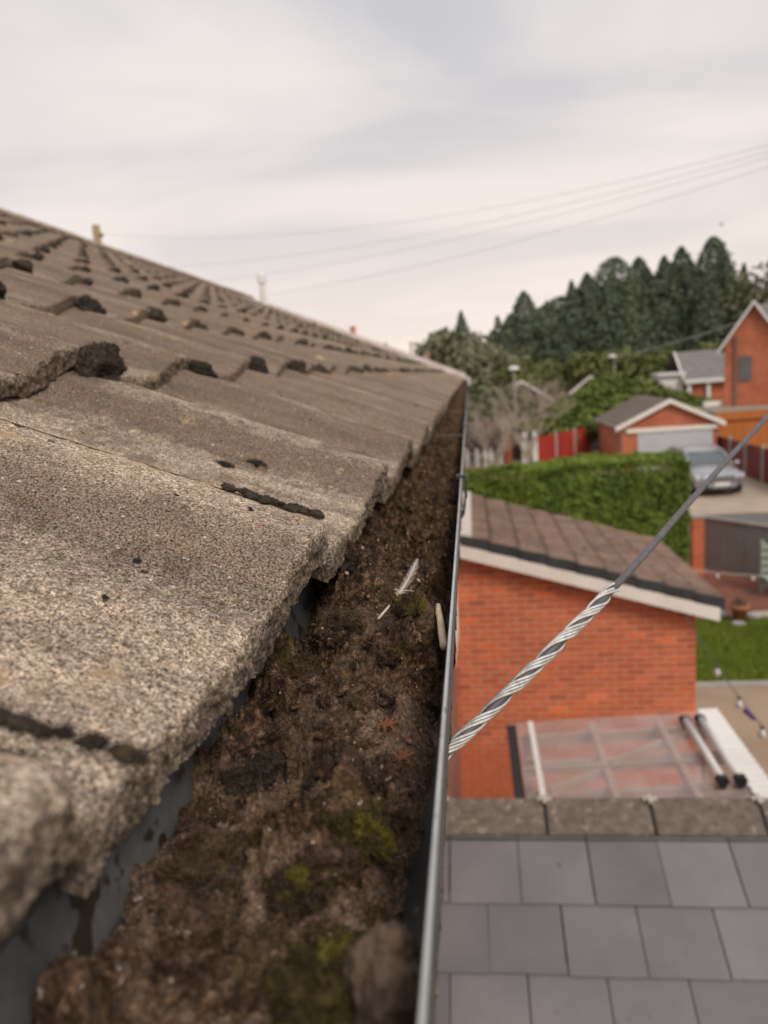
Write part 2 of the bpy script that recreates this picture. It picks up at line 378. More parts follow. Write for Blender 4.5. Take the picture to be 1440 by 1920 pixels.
def tprof(s):
    s = np.asarray(s)
    sm = lambda a, b: np.clip((s-a)/(b-a), 0, 1)**2*(3-2*np.clip((s-a)/(b-a), 0, 1))
    return .027*sm(.54, .84) - .0025*sm(.93, 1.0) - .0025*sm(.08,.30)*(1-sm(.30,.52))
def tile_mesh(name, nu, nv, nf, seed=0, rag=0.0, amp=0.0, length=TL, y_origin=0.0):
    W = TW - .006
    v = np.linspace(0, W, nv)
    xs = list(np.linspace(-length, -.0115, nu)); zs = [0.0]*nu; kind = [0]*nu
    for i in range(1, 4):
        a = i/3*math.pi/2; xs.append(-.0115+.0035*math.sin(a)); zs.append(-.0035+.0035*math.cos(a)); kind.append(1)
    for i in range(1, nf+1):
        xs.append(-.008+.0045*(i/nf)**1.3); zs.append(-.0035-(TT-.0035)*i/nf); kind.append(2)
    xs.append(-length); zs.append(-TT); kind.append(3)
    xs = np.array(xs); zs = np.array(zs); kind = np.array(kind); n = len(xs)
    X = np.repeat(xs, nv); Z = np.repeat(zs, nv) + np.tile(tprof(v/W), n); Y = np.tile(v, n); K = np.repeat(kind, nv)
    P = np.stack([X, Y, Z], 1)
    Q = P + np.array([seed*3.1, y_origin, seed*1.7])
    if amp:
        top = np.where(K < 2, 1.0, 0.0); fr = np.where((K == 2) | (K == 1), 1.0, 0.0)
        d = .0008*fbm(Q, 45, 3, seed) + amp*fbm(Q, 330, 3, seed+5, .7) + .0006*np.maximum(0, fbm(Q, 130, 2, seed+9))
        pit = np.clip(fbm(Q, 75, 2, seed+30) - .42, 0, 1); d = d - .008*pit
        P[:, 2] += d*top*np.where(K == 1, .6, 1)
        edge = np.exp(-((-X)/.02)**2)
        d2_ = rag*(.55*fbm(Q, 48, 4, seed+13, .7) + .9*np.minimum(0, fbm(Q*np.array([.3,1,.3]), 90, 3, seed+21)) + np.where(K == 2, .6*fbm(Q, 170, 3, seed+23, .7), 0))
        P[:, 0] += d2_*fr + .9*amp*fbm(Q, 260, 3, seed+15, .7)*fr*2
        P[:, 2] += -.25*rag*np.maximum(0, fbm(Q, 70, 3, seed+17))*edge*top
        low = (K == 2) & (zs.repeat(nv) < -TT+.002)
        P[:, 2] += np.where(low, -.008*np.maximum(-.25, fbm(Q, 70, 3, seed+19, .6)), 0)
    idx = np.arange(n*nv).reshape(n, nv)
    Fq = np.stack([idx[:-1,:-1], idx[1:,:-1], idx[1:,1:], idx[:-1,1:]], -1).reshape(-1, 4)
    Fq = np.concatenate([Fq, np.stack([idx[-1,:-1], idx[0,:-1], idx[0,1:], idx[-1,1:]], -1)])
    # side walls: strip between the top line and the bottom row
    me = None
    side = []
    for c in (0, nv-1):
        r = idx[:, c]
        m_ = n//2
        for i in range(0, n//2):
            q = (r[i], r[i+1], r[n-2-i], r[n-1-i])
            if len(set(q)) == 4: side.append(q if c else q[::-1])
    side = np.array(side); base_n = len(P); u_, inv = np.unique(side, return_inverse=True)
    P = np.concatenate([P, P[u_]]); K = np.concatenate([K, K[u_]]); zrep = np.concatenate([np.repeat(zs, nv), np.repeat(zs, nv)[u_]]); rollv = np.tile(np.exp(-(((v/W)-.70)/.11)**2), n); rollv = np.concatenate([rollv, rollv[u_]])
    Fq = np.concatenate([Fq, inv.reshape(side.shape)+base_n])
    me = npmesh(name, P, Fq, TILE, True)
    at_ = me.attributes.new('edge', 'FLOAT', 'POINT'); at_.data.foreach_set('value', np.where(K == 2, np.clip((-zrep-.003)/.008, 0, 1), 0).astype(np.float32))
    lipv = np.tile(np.exp(-(((v/W)-1.0)/.028)**2), n); lipv = np.concatenate([lipv, lipv[u_]]); at_ = me.attributes.new('lip', 'FLOAT', 'POINT'); at_.data.foreach_set('value', lipv.astype(np.float32))
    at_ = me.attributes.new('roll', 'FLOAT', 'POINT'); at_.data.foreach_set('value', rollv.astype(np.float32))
    return me
# hero tiles near the lens are dense, the rest share a few light meshes
light_meshes = [tile_mesh('roof_tile', 6, 13, 2, s, .004, .0005) for s in range(5)]
mid_meshes = [tile_mesh('roof_tile', 70, 60, 6, 10+s, .004, .0007) for s in range(4)]
Y_OFF = .17                                # a tile joint
ncol0 = int(math.floor((Y_START - Y_OFF)/TW)); ncol1 = int(math.ceil((Y_END - Y_OFF)/TW))
cells = []
for n in range(NC):
    for k in range(ncol0, ncol1):
        y = Y_OFF + k*TW; x = X0 - n*GAUGE*math.cos(PITCH); z = Z0 + n*GAUGE*math.sin(PITCH)
        if y + TW > Y_END + .05 or y < Y_START - .05: continue
        dist = math.sqrt((x-.1)**2 + (y+.15)**2 + (z-H)**2)
        inview = y > -.25 and x > -(y+.45)*.80
        cells.append((not inview, dist, n, k, x, y, z))
cells.sort()
far = MB(); farV = []; farF = []; nfv = 0
RY = Matrix.Rotation(TILT, 4, 'Y')
for i, (_, dist, n, k, x, y, z) in enumerate(cells):
    jx, jy, jz = random.uniform(-.004,.004), random.uniform(-.0008,.0008), random.uniform(-.0015,.002)
    yaw = Matrix.Rotation(random.uniform(-.006,.006), 4, 'Z')
    if n == 0:
        jx += {-1: -.008, 0: -.010, 1: .003, 2: .007}.get(k, .012 if k > 2 else -.008)
        if k == 0: yaw = Matrix.Rotation(-.022, 4, 'Z')
        if k == -1: yaw = Matrix.Diagonal((1, .965, 1, 1))
    mw = Matrix.Translation((x+jx, y+jy, z+jz)) @ RY @ yaw
    tone = random.uniform(.46, .78) - .06*min(1, n/6)
    if i < 296:
        if n == 0 and k in (0, 1): me = tile_mesh('roof_tile', 250, 230, 16, 40+k, .0045, .0007, .40, y)
        elif n == 0 and k in (-1, 2): me = tile_mesh('roof_tile', 160, 150, 14, 40+k+3, .004, .0007, .40, y)
        elif n == 1 and k in (-1, 0, 1, 2): me = tile_mesh('roof_tile', 130, 130, 10, 60+k, .006, .0008, .40, y)
        elif n <= 3 and k < 9: me = mid_meshes[(n*3+k) % 4]
        else: me = light_meshes[(n*7+k*3) % 5]
        o = link('roof_tile', me, roof)
        o.matrix_parent_inverse = roof.matrix_world.inverted(); o.matrix_basis = mw
        if n == 0 and k <= 0: tone = 1.32
        elif n == 0 and k == 1: tone = .95
        elif n == 1 and k <= 1: tone = .78
        o.color = (tone, 1, 1, 1)
    else:
        me = light_meshes[(n*7+k*3) % 5]
        co = np.empty(len(me.vertices)*3, dtype=np.float32); me.vertices.foreach_get('co', co); co = co.reshape(-1, 3)
        Mx = np.array(mw); co = co @ Mx[:3,:3].T + Mx[:3,3]
        fa = np.array([p.vertices[:] for p in me.polygons]); farV.append(co); farF.append(fa+nfv); nfv += len(co)
if farV:
    o = link('roof_tiling', npmesh('roof_tiling', np.concatenate(farV), np.concatenate(farF), TILE), roof); o.color = (.58,1,1,1)
    o.matrix_parent_inverse = roof.matrix_world.inverted(); o['kind'] = 'stuff'
# back slope in plain courses
def stepped_slope(P0, P1, up, nc, thick, nx=1):
    """saw-tooth courses: P0-P1 is the eaves line, up the vector from eaves to ridge"""
    P0, P1, up = Vector(P0), Vector(P1), Vector(up); nrm = (P1-P0).cross(up).normalized()
    if nrm.z < 0: nrm = -nrm
    b = MB(); s = up/nc
    for i in range(nc):
        a0, a1 = P0+s*i, P1+s*i; c0, c1 = P0+s*(i+1.04), P1+s*(i+1.04)
        V = [a0, a1, c1, c0, a0+nrm*thick, a1+nrm*thick, c1+nrm*thick*.2, c0+nrm*thick*.2]
        b.add(V, [(4,5,6,7),(0,1,5,4),(0,4,7,3),(1,2,6,5),(0,3,2,1)])
    return b
bs = stepped_slope((2*RX-X0, Y_START, Z0), (2*RX-X0, Y_END, Z0), (RX-(2*RX-X0), 0, RZ-Z0), 12, .025)
cpt(bs.build('roof_slope', M_oroof), house)
# ridge tiles
rm = MB(); seg = 10
def half_round(L, r, t):
    b = MB(); V = []
    for y in (0, L):
        for rr in (r, r-t):
            for k_ in range(seg+1):
                a = math.pi*(k_/seg); V.append((rr*math.cos(a)*1.05, y, rr*math.sin(a)*.62))
    s = seg+1
    Fc = [(k_, k_+1, 2*s+k_+1, 2*s+k_) for k_ in range(seg)] + [(s+k_+1, s+k_, 3*s+k_, 3*s+k_+1) for k_ in range(seg)]
    Fc += [(k_+1, k_, s+k_, s+k_+1) for k_ in range(seg)] + [(2*s+k_, 2*s+k_+1, 3*s+k_+1, 3*s+k_) for k_ in range(seg)]
    return b.add(V, Fc)
rmesh = half_round(.445, .125, .016).mesh('ridge_tile', TILE, False)
y = Y_START
while y < Y_END - .3:
    o = link('ridge_tile', rmesh, roof); o.matrix_parent_inverse = roof.matrix_world.inverted()
    o.location = (RX-.01, y, RZ-.02+random.uniform(-.004,.004)); o.color = (random.uniform(.6,.8),1,1,1); y += .45

# moss plugs pushed out of the tile rolls: dark lumps
def lump_mesh(name, m, size, seed, sub=3, rough_=.35, freq=2.2, fuzz=0, flen=.003, flat=.7):
    import bmesh
    bm = bmesh.new(); bmesh.ops.create_icosphere(bm, subdivisions=sub, radius=1.0)
    V = np.array([v.co[:] for v in bm.verts]); Fq = np.array([[v.index for v in f.verts] for f in bm.faces]); bm.free()
    d = 1 + rough_*fbm(V, freq, 3, seed) + .22*rough_*fbm(V, freq*5, 3, seed+3, .7)
    N_ = V.copy(); V = V*d[:,None]*np.array(size); V[:,2] *= np.where(V[:,2] < 0, flat, 1)
    if fuzz:
        r = np.random.default_rng(seed)
        fi = r.integers(0, len(Fq), fuzz); bc = r.dirichlet((1,1,1), fuzz)
        tri = V[Fq[fi]]; p = (tri*bc[:,:,None]).sum(1)
        nn = np.cross(tri[:,1]-tri[:,0], tri[:,2]-tri[:,0]); nn /= np.linalg.norm(nn, axis=1)[:,None]+1e-12
        dr = nn + r.normal(0, .55, (fuzz,3)); dr /= np.linalg.norm(dr, axis=1)[:,None]
        sd_ = np.cross(dr, r.normal(0,1,(fuzz,3))); sd_ /= np.linalg.norm(sd_, axis=1)[:,None]
        ln = flen*r.uniform(.4, 1.2, fuzz)[:,None]; wd = ln*.13
        T = np.stack([p-sd_*wd-dr*ln*.15, p+sd_*wd-dr*ln*.15, p+dr*ln], 1).reshape(-1,3)
        Fq = np.concatenate([Fq, np.arange(len(T)).reshape(-1,3)+len(V)]); V = np.concatenate([V, T])
    return npmesh(name, V, Fq, m, True)
M_mossp = mat('brown_moss_plug', (.055,.044,.036), (.10,.08,.06), 70, .98, .003, 420, c3=(.13,.10,.06), s3=60, t3=.62, spec=.1)
plug = [lump_mesh('moss_plug', (M_moss, M_mossp)[s % 2], (.022,.027,.021), 100+s, 3, .6, 1.7, 500, .004) for s in range(6)]
hero_plug = [lump_mesh('moss_plug', (M_moss, M_mossp)[s % 2], (.025,.034,.022), 120+s, 5, .6, 1.8, 6000, .004) for s in range(3)]
pi = 0
for (_, dist, n, k, x, y, z) in cells:
    if n == 0 or (_ and dist > 1.5): continue
    if pi >= 296: break
    if random.random() < .10 and not (n == 1 and k in (-1, 0)): continue
    me = hero_plug[pi % 3] if dist < 1.6 and n <= 2 else plug[pi % 6]
    o = link('moss_plug', me); s = random.uniform(.65, 1.15)*(.82 if n >= 3 else 1)
    o.location = (x+.006+random.uniform(-.006,.010), y+TW*.91+random.uniform(-.010,.010), z+.006+random.uniform(-.004,.006))
    o.rotation_euler = (random.uniform(-.4,.4), .35+random.uniform(-.3,.3), random.uniform(-.5,.5)); o.scale = (s, s*random.uniform(.7,1.1), s*random.uniform(.85,1.1))
    tag(o, 'dark lump of moss plugging the end of a roof tile roll', 'moss', 'moss plugs along the tile courses'); pi += 1
# separate cushions sitting on the tile tops
def on_roof(n, u, yy):
    s = ((yy - Y_OFF)/TW) % 1.0
    x = X0 - n*GAUGE*math.cos(PITCH) - u*math.cos(TILT); z = Z0 + n*GAUGE*math.sin(PITCH) + u*math.sin(TILT) + float(tprof(s))
    return (x, yy, z)
for (nn, u, yy, sz, lab) in ((0,.035,.84,.014,'rounded brown moss cushion on the eaves tile crest'),
                        (0,.112,.655,.0075,'dark moss spot on the eaves tile pan, nearer to the gutter of two'), (0,.135,.628,.0065,'dark moss spot on the eaves tile pan, farther up the roof of two'),
                        (0,.040,.466,.0042,'long dark moss strip packed in the eaves tile joint'), (0,.085,.1665,.0055,'thin dark moss line along the joint of the nearest eaves tile')):
    me = lump_mesh('moss_cushion', M_mossp if yy == .466 else M_moss, (sz*(4.5 if yy == .466 else 14 if yy == .1665 else 1.15), sz, sz*.6), int(1000*yy), 5, .75, 2.4, 2500, .0025)
    if yy in (.466, .1665):
        nt_, st_ = (13, .0050) if yy == .466 else (34, .0055)
        rr0 = np.random.default_rng(5); vv = []; ff = []; o0 = 0
        for i_ in range(nt_):
            q_ = rr0.uniform(.0010,.0040)*(1 if yy == .466 else .75); m_ = lump_mesh('c', M_mossp, (q_*1.5, q_, q_*.8), 1200+i_, 3, .7, 2, 250, .002)
            a0 = np.empty(len(m_.vertices)*3, np.float32); m_.vertices.foreach_get('co', a0); f0 = np.empty(len(m_.polygons)*3, np.int32); m_.polygons.foreach_get('vertices', f0)
            vv.append(a0.reshape(-1,3)+np.array([-st_*nt_/2+st_*i_+rr0.normal(0,.0015), rr0.normal(0,.0030), 0])); ff.append(f0.reshape(-1,3)+o0); o0 += len(vv[-1]); bpy.data.meshes.remove(m_)
        me = npmesh('moss_cushion', np.concatenate(vv), np.concatenate(ff), M_mossp, True)
    o = link('moss_cushion', me); o.location = on_roof(nn, u, yy); o.rotation_euler = (0, TILT, 0); tag(o, lab, 'moss')

# ------------------------------------------------------------------ gutter
GL = Y_END + .02
gut = empty('gutter', (-.07, 0, 5.0), 'dark grey plastic eaves gutter with pale worn front rim', 'gutter')
def extr(section, ys, closed=True, wob=0.0):
    n = len(section); V = []
    for y in ys:
        for x, z in section: V.append((x, y, z))
    Fc = [(j*n+i, j*n+(i+1) % n, (j+1)*n+(i+1) % n, (j+1)*n+i) for j in range(len(ys)-1) for i in range(n if closed else n-1)]
    if closed: Fc += [tuple(range(n))[::-1], tuple(range((len(ys)-1)*n, len(ys)*n))]
    return MB().add(V, Fc)
inner = [(-.1295,5.078),(-.1285,5.05)]
for i in range(0, 13):
    a = math.pi + math.pi*i/12; inner.append((-.0735+.055*math.cos(a), 5.042+.036*math.sin(a)))
inner += [(-.0172,5.055),(-.0165,5.068)]
outer = [(x+(x+.0735)/.055*.0024, z-.0024*(1 if 2 < i < len(inner)-3 else 0)) for i, (x, z) in enumerate(inner)]
M_tray = mat('grey_eaves_tray', (.09,.092,.092), (.18,.18,.175), 22, .36, .0006, 160, c3=(.05,.04,.03), s3=55, t3=.56)
cpt(extr([(-.165,5.088),(-.128,5.058),(-.1235,5.022),(-.1255,5.022),(-.130,5.056),(-.166,5.086)], list(np.linspace(Y_START, Y_END-.02, 30))).build('eaves_tray', M_tray), gut)
gy = list(np.linspace(Y_START, GL, 60))
cpt(extr(inner + outer[::-1], gy).build('trough', M_gutter, None, True), gut)
rim = []
for i in range(14):
    a = 2*math.pi*i/14; rim.append((-.0160+.0009*math.cos(a), 5.0690+.0024*math.sin(a)))
cpt(extr(rim, list(np.linspace(Y_START, GL, 200))).build('front_rim', M_rim, None, True), gut)
def bracket(yb):
    b = MB()
    sec = [(x+(x+.0735)/.055*.0022, z-.002) for x, z in outer[2:]] ; sec2 = [(x+(x+.0735)/.055*.0022, z-.0025) for x, z in sec]
    b.prism(sec + sec2[::-1], yb-.012, yb+.012)
    b.box(-.0215,-.0095, yb-.006, yb+.006, 5.0705, 5.0745)
    b.box(-.0117,-.0092, yb-.010, yb+.010, 5.046, 5.072)
    return cpt(b.build('bracket', M_gutter), gut)
for yb in (.93, 1.83, 2.73, 3.63, 4.6, 5.6, 6.6, 7.6, 8.6, 9.6, 10.6, 11.6): bracket(yb)
cpt(MB().box(-.131,-.012, 1.66, 1.672, 5.062, 5.0645).build('strap', M_gutter), gut)
cpt(MB().prism(outer, GL-.004, GL).build('stop_end', M_gutter), gut)

# ------------------------------------------------------------------ silt in the gutter
M_silt = bpy.data.materials.new('silt'); M_silt.use_nodes = True
def silt_mat(m):
    t = m.node_tree; b = t.nodes['Principled BSDF']; N = t.nodes.new; L = t.links.new
    b.inputs['Roughness'].default_value = .95; b.inputs['Specular IOR Level'].default_value = .15
    g_ = N('ShaderNodeNewGeometry'); P = g_.outputs['Position']
    def noise(s, d=4, r=.6):
        n = N('ShaderNodeTexNoise'); n.inputs['Scale'].default_value = s; n.inputs['Detail'].default_value = d; n.inputs['Roughness'].default_value = r
        L(P, n.inputs['Vector']); return n.outputs[0]
    def ramp(x, *st):
        r = N('ShaderNodeValToRGB'); els = r.color_ramp.elements
        for i, (p, c) in enumerate(st):
            e_ = els[i] if i < 2 else els.new(p); e_.position = p; e_.color = (*c, 1) if isinstance(c, tuple) else (c, c, c, 1)
        L(x, r.inputs[0]); return r.outputs[0]
    def mixn(f, a, c, bt='MIX'):
        n = N('ShaderNodeMix'); n.data_type = 'RGBA'; n.blend_type = bt
        for s, v in ((0, f), (6, a), (7, c)):
            if isinstance(v, (int, float)): n.inputs[s].default_value = v
            elif isinstance(v, tuple): n.inputs[s].default_value = (*v, 1)
            else: L(v, n.inputs[s])
        return n.outputs[2]
    at = N('ShaderNodeAttribute'); at.attribute_name = 'sand'
    sand = ramp(noise(520, 3, .75), (.32, (.055,.036,.025)), (.70, (.42,.285,.195)), (.5, (.17,.114,.078)))
    mossc = ramp(noise(300, 4, .7), (.34, (.018,.0115,.0075)), (.68, (.27,.170,.103)), (.52, (.082,.052,.033)))
    tint = ramp(noise(42, 3), (.54, 0.0), (.66, 1.0)); mossc = mixn(tint, mossc, mixn(.5, mossc, (.10,.085,.015)))
    rst = ramp(noise(37, 3), (.62, 0.0), (.70, 1.0)); mossc = mixn(rst, mossc, mixn(.5, mossc, (.16,.07,.03)))
    blot = ramp(noise(95, 3, .55), (.38, (.45,.42,.40)), (.62, (1.45,1.38,1.30)))
    mossc = mixn(1.0, mossc, blot, 'MULTIPLY')
    c = mixn(at.outputs['Fac'], mossc, sand)
    c = mixn(ramp(noise(330, 1), (.735, 0.0), (.75, 1.0)), c, (.5,.43,.36))
    L(c, b.inputs['Base Color'])
    b1 = N('ShaderNodeBump'); b1.inputs['Distance'].default_value = .0018; L(noise(560, 4, .7), b1.inputs['Height']); L(b1.outputs[0], b.inputs['Normal'])
silt_mat(M_silt)
XL, XR = -.1275, -.0185
_lr = np.random.default_rng(977)
LUMPS = []
for _i in range(560):
    _x = _lr.uniform(XL+.004, XR-.004); _y = .16*math.exp(_lr.uniform(0, 2.15)); _R = .0045*math.exp(_lr.uniform(0, 1.25)**1.1)
    LUMPS.append((_x, _y, min(_R, .0150), _lr.uniform(.75, 1.35), _lr.uniform(-.35, 1.0), _lr.uniform(.6, 1.5), _lr.uniform(0, 3.14)))
def silt_z(x, y, fine=True):
    P = np.stack([x, y, np.zeros_like(x)], 1)
    tx = (x-XL)/(XR-XL)
    base = 5.033 + .006*np.clip((y-.25)/.35, 0, 1) + .012*np.clip((y-1.2)/2, 0, 1)
    base = base - .010*np.exp(-((tx-.0)/.10)**2) - .020*np.exp(-((tx-1.0)/.15)**2)
    big = fbm(P, 26, 3, 301); bil = 1 - np.abs(fbm(P, 60, 3, 311))*2.2
    sandm = np.clip((fbm(P, 16, 3, 331)*2.0 + .08 - np.clip((y-.33)/.10, 0, 1)*.8 + np.clip((y-.95)/.3, 0, 1)*.2 + .25*np.exp(-((y-.24)/.05)**2)), 0, 1)
    clump = 1 - sandm
    bil2 = 1 - np.abs(fbm(P, 34, 2, 317))*2.4
    z = base + .012*big + clump*(.006*bil + .010*bil2 - .006) + (clump*.004+.002)*fbm(P, 150, 3, 341, .7) + .0013*fbm(P, 300, 3, 351, .7)
    rid = (1-np.abs(fbm(P, 105, 3, 391, .55))*2.6)*.0065 + (1-np.abs(fbm(P, 250, 3, 393, .6))*2.6)*.0036
    z = z + (clump*.85+.15)*(rid - .006)
    if fine: z = z + (.0015*clump+.0006)*fbm(P, 700, 2, 361, .7)
    mound = .016*np.exp(-(((x+.078)/.032)**2 + ((y-.56)/.085)**2)) + .010*np.exp(-(((x+.05)/.03)**2 + ((y-.44)/.05)**2)) + .009*np.exp(-(((x+.09)/.03)**2 + ((y-.80)/.07)**2))
    edge_ = .010*np.exp(-((tx)/.10)**2)*np.clip(fbm(P, 22, 2, 371)*2+.3, 0, 1)
    hole = edge_ - .016*np.exp(-(((x+.118)/.012)**2 + ((y-.47)/.06)**2)) - .014*np.exp(-(((x+.116)/.012)**2 + ((y-.62)/.03)**2))
    z = z + mound + hole
    z0_ = z.copy(); wob_ = 1 + .55*fbm(P, 130, 3, 381, .6); cover = np.clip(1.35-sandm, .25, 1)
    for lx, ly, lr_, lh, lz, asp, an in LUMPS:
        sel = np.nonzero((np.abs(x-lx) < lr_*1.6) & (np.abs(y-ly) < lr_*1.6))[0]
        if not len(sel): continue
        dx_, dy_ = x[sel]-lx, y[sel]-ly; ca, sa = math.cos(an), math.sin(an)
        d2_ = ((dx_*ca+dy_*sa)/asp)**2 + ((-dx_*sa+dy_*ca)*asp)**2
        q_ = 1 - d2_/(lr_*wob_[sel])**2
        z[sel] = np.where(q_ > 0, np.maximum(z[sel], z0_[sel] + lr_*lh*cover[sel]*(np.sqrt(np.maximum(q_, 0)) + .25*lz) - .0012), z[sel])
    ax_, ay_, az_, bx_, by_, bz_ = -.066, .460, 5.0465, -.0455, .545, 5.0640
    tt = np.clip(((x-ax_)*(bx_-ax_)+(y-ay_)*(by_-ay_))/((bx_-ax_)**2+(by_-ay_)**2), -.3, 1); dd = np.hypot(x-ax_-tt*(bx_-ax_), y-ay_-tt*(by_-ay_))
    return np.minimum(z, az_+np.clip(tt,0,1)*(bz_-az_)-.003+np.maximum(0, dd-.004)*.8 + np.where(tt < 0, tt*.02, 0)), sandm
def silt_strip(y0, y1, dx, dy):
    nx = int((XR-XL)/dx); ny = int((y1-y0)/dy)+1
    xx, yy = np.meshgrid(np.linspace(XL, XR, nx), np.linspace(y0, y1, ny)); x, y = xx.ravel(), yy.ravel()
    z, s = silt_z(x, y)
    idx = np.arange(nx*ny).reshape(ny, nx)
    return np.stack([x, y, z], 1), np.stack([idx[:-1,:-1], idx[:-1,1:], idx[1:,1:], idx[1:,:-1]], -1).reshape(-1,4), s
parts = [silt_strip(-.4, .14, .002, .002), silt_strip(.14, .95, .0009, .0009), silt_strip(.95, 2.2, .0016, .002), silt_strip(2.2, GL-.01, .004, .008)]
V = []; Fq = []; S = []; o_ = 0
for a, b_, s in parts: V.append(a); Fq.append(b_+o_); S.append(s); o_ += len(a)
me = npmesh('silt', np.concatenate(V), np.concatenate(Fq), M_silt)
at = me.attributes.new('sand', 'FLOAT', 'POINT'); at.data.foreach_set('value', np.concatenate(S).astype(np.float32))
tag(link('silt', me), 'dark brown silt and rotted moss filling the gutter', 'silt', kind='stuff')
# crumbs and moss fibres over the silt
def crumbs(n, y0, y1, s0, s1, seed, m, name):
    r = np.random.default_rng(seed)
    x = r.uniform(XL+.004, XR-.004, n); y = r.uniform(y0, y1, n); z, s = silt_z(x, y)
    sz = s0*np.exp(r.uniform(0, math.log(s1/s0), n)**1.0)
    base = np.array([(1,0,0),(-1,0,0),(0,1,0),(0,-1,0),(0,0,1),(0,0,-1)], float)
    tri = np.array([(0,2,4),(2,1,4),(1,3,4),(3,0,4),(2,0,5),(1,2,5),(3,1,5),(0,3,5)])
    jit = r.uniform(.55, 1.3, (n,6,1)); rot = r.normal(0, .35, (n,6,3))
    Vv = (base[None]*jit + rot)*sz[:,None,None]*.5 + np.stack([x, y, z+sz*.15], 1)[:,None]
    Ff = (tri[None] + (np.arange(n)*6)[:,None,None]).reshape(-1,3)
    me = npmesh(name, Vv.reshape(-1,3), Ff, m, False); a = me.attributes.new('sand', 'FLOAT', 'POINT'); a.data.foreach_set('value', np.repeat(np.clip(s*.9+r.uniform(-.2,.3,n),0,1), 6).astype(np.float32))
    return me
def clear_of(x, y, m_):
    def sd_(ax_, ay_, bx_, by_):
        tt = np.clip(((x-ax_)*(bx_-ax_)+(y-ay_)*(by_-ay_))/((bx_-ax_)**2+(by_-ay_)**2), -.35, 1.0); return np.hypot(x-ax_-tt*(bx_-ax_), y-ay_-tt*(by_-ay_))
    return np.minimum(sd_(-.066,.460,-.0455,.545), sd_(-.0267,.462,-.0212,.402)) > m_
def clods(n, seed):
    r = np.random.default_rng(seed); base_ = lump_mesh('c', M_silt, (1,1,.8), 77, 2, .6, 1.6)
    V0 = np.empty(len(base_.vertices)*3, np.float32); base_.vertices.foreach_get('co', V0); V0 = V0.reshape(-1,3); F0 = np.array([p.vertices[:] for p in base_.polygons])
    x = r.uniform(XL+.008, XR-.008, n); y = .16*np.exp(r.uniform(0, 2.2, n)); z, s = silt_z(x, y); keep = s < r.uniform(.1, 1.1, n); x, y, z, s = x[keep], y[keep], z[keep], s[keep]
    VV = []; FF = []; SS = []
    ok_ = clear_of(x, y, .009); x, y, z, s = x[ok_], y[ok_], z[ok_], s[ok_]
    for i in range(len(x)):
        a = r.uniform(0, 6.28); sz = .0012*math.exp(r.uniform(0, .95)**1.5); c_, s_ = math.cos(a), math.sin(a)
        q = V0*np.array([1, r.uniform(.6,1.3), r.uniform(.6,1.1)])*(1+.6*fbm(V0+i*3.3, 3.0, 3, i, .7)[:,None]); q = q @ np.array([[c_,s_,0],[-s_,c_,0],[0,0,1]])
        VV.append(q*sz + np.array([x[i], y[i], z[i]+sz*.25])); FF.append(F0 + i*len(V0)); SS.append(np.full(len(V0), np.clip(s[i]+r.uniform(-.2,.3), 0, 1)))
    me = npmesh('soil_clods', np.concatenate(VV), np.concatenate(FF), M_silt, True); a = me.attributes.new('sand', 'FLOAT', 'POINT'); a.data.foreach_set('value', np.concatenate(SS).astype(np.float32)); return me
def heap(n, seed):
    r = np.random.default_rng(seed); VV = []; FF = []; SS = []; o0 = 0
    for i in range(n):
        x = r.uniform(XL+.012, XR-.012); y = .17*math.exp(r.uniform(0, 2.0)); s_ = .0028*math.exp(r.uniform(0, 1.1)**1.2)*(.85 if y < .3 else 1)
        if not clear_of(x, y, .006+s_*1.3): continue
        m_ = lump_mesh('c', M_silt, (s_*r.uniform(.9,1.4), s_*r.uniform(.8,1.3), s_*.8), 900+i, 3, 1.05, 2.3, 600, .0030)
        v0 = np.empty(len(m_.vertices)*3, np.float32); m_.vertices.foreach_get('co', v0); v0 = v0.reshape(-1,3); f0 = np.empty(len(m_.polygons)*3, np.int32); m_.polygons.foreach_get('vertices', f0); bpy.data.meshes.remove(m_)
        zz, ss = silt_z(np.array([x]), np.array([y])); VV.append(v0 + np.array([x, y, zz[0]+s_*.25])); FF.append(f0.reshape(-1,3)+o0); SS.append(np.full(len(v0), min(1, max(0, ss[0]*.35+r.uniform(-.15,.20))))); o0 += len(v0)
    me = npmesh('moss_heap', np.concatenate(VV), np.concatenate(FF), M_silt, True); a = me.attributes.new('sand', 'FLOAT', 'POINT'); a.data.foreach_set('value', np.concatenate(SS).astype(np.float32)); return me
tag(link('moss_heap', heap(240, 431)), 'heaped dark rotting moss lumps along the gutter', 'moss', kind='stuff')
tag(link('soil_clods', clods(500, 421)), 'small rotted moss clods heaped over the gutter silt', 'soil', kind='stuff')
tag(link('soil_crumbs', crumbs(9000, .10, 1.1, .0007, .0030, 401, M_silt, 'soil_crumbs')), 'loose soil crumbs scattered over the gutter silt', 'soil', kind='stuff')
def fibres(n, y0, y1, seed):
    r = np.random.default_rng(seed)
    x = r.uniform(XL+.004, XR-.004, n); y = r.uniform(y0, y1, n); z, s = silt_z(x, y)
    keep = s < r.uniform(0, .6, n); x, y, z = x[keep], y[keep], z[keep]; n = len(x)
    d = r.normal(0, 1, (n,3))*np.array([1,1,.6]) + np.array([0,0,.9]); d /= np.linalg.norm(d, axis=1)[:,None]
    sd_ = np.cross(d, r.normal(0,1,(n,3))); sd_ /= np.linalg.norm(sd_, axis=1)[:,None]
    ln = r.uniform(.0015,.0055,n)[:,None]; wd = ln*.07
    p = np.stack([x,y,z],1)
    T = np.stack([p-sd_*wd-d*ln*.2, p+sd_*wd-d*ln*.2, p+d*ln], 1).reshape(-1,3)
    return npmesh('moss_fibres', T, np.arange(3*n).reshape(-1,3), M_mossb, False)
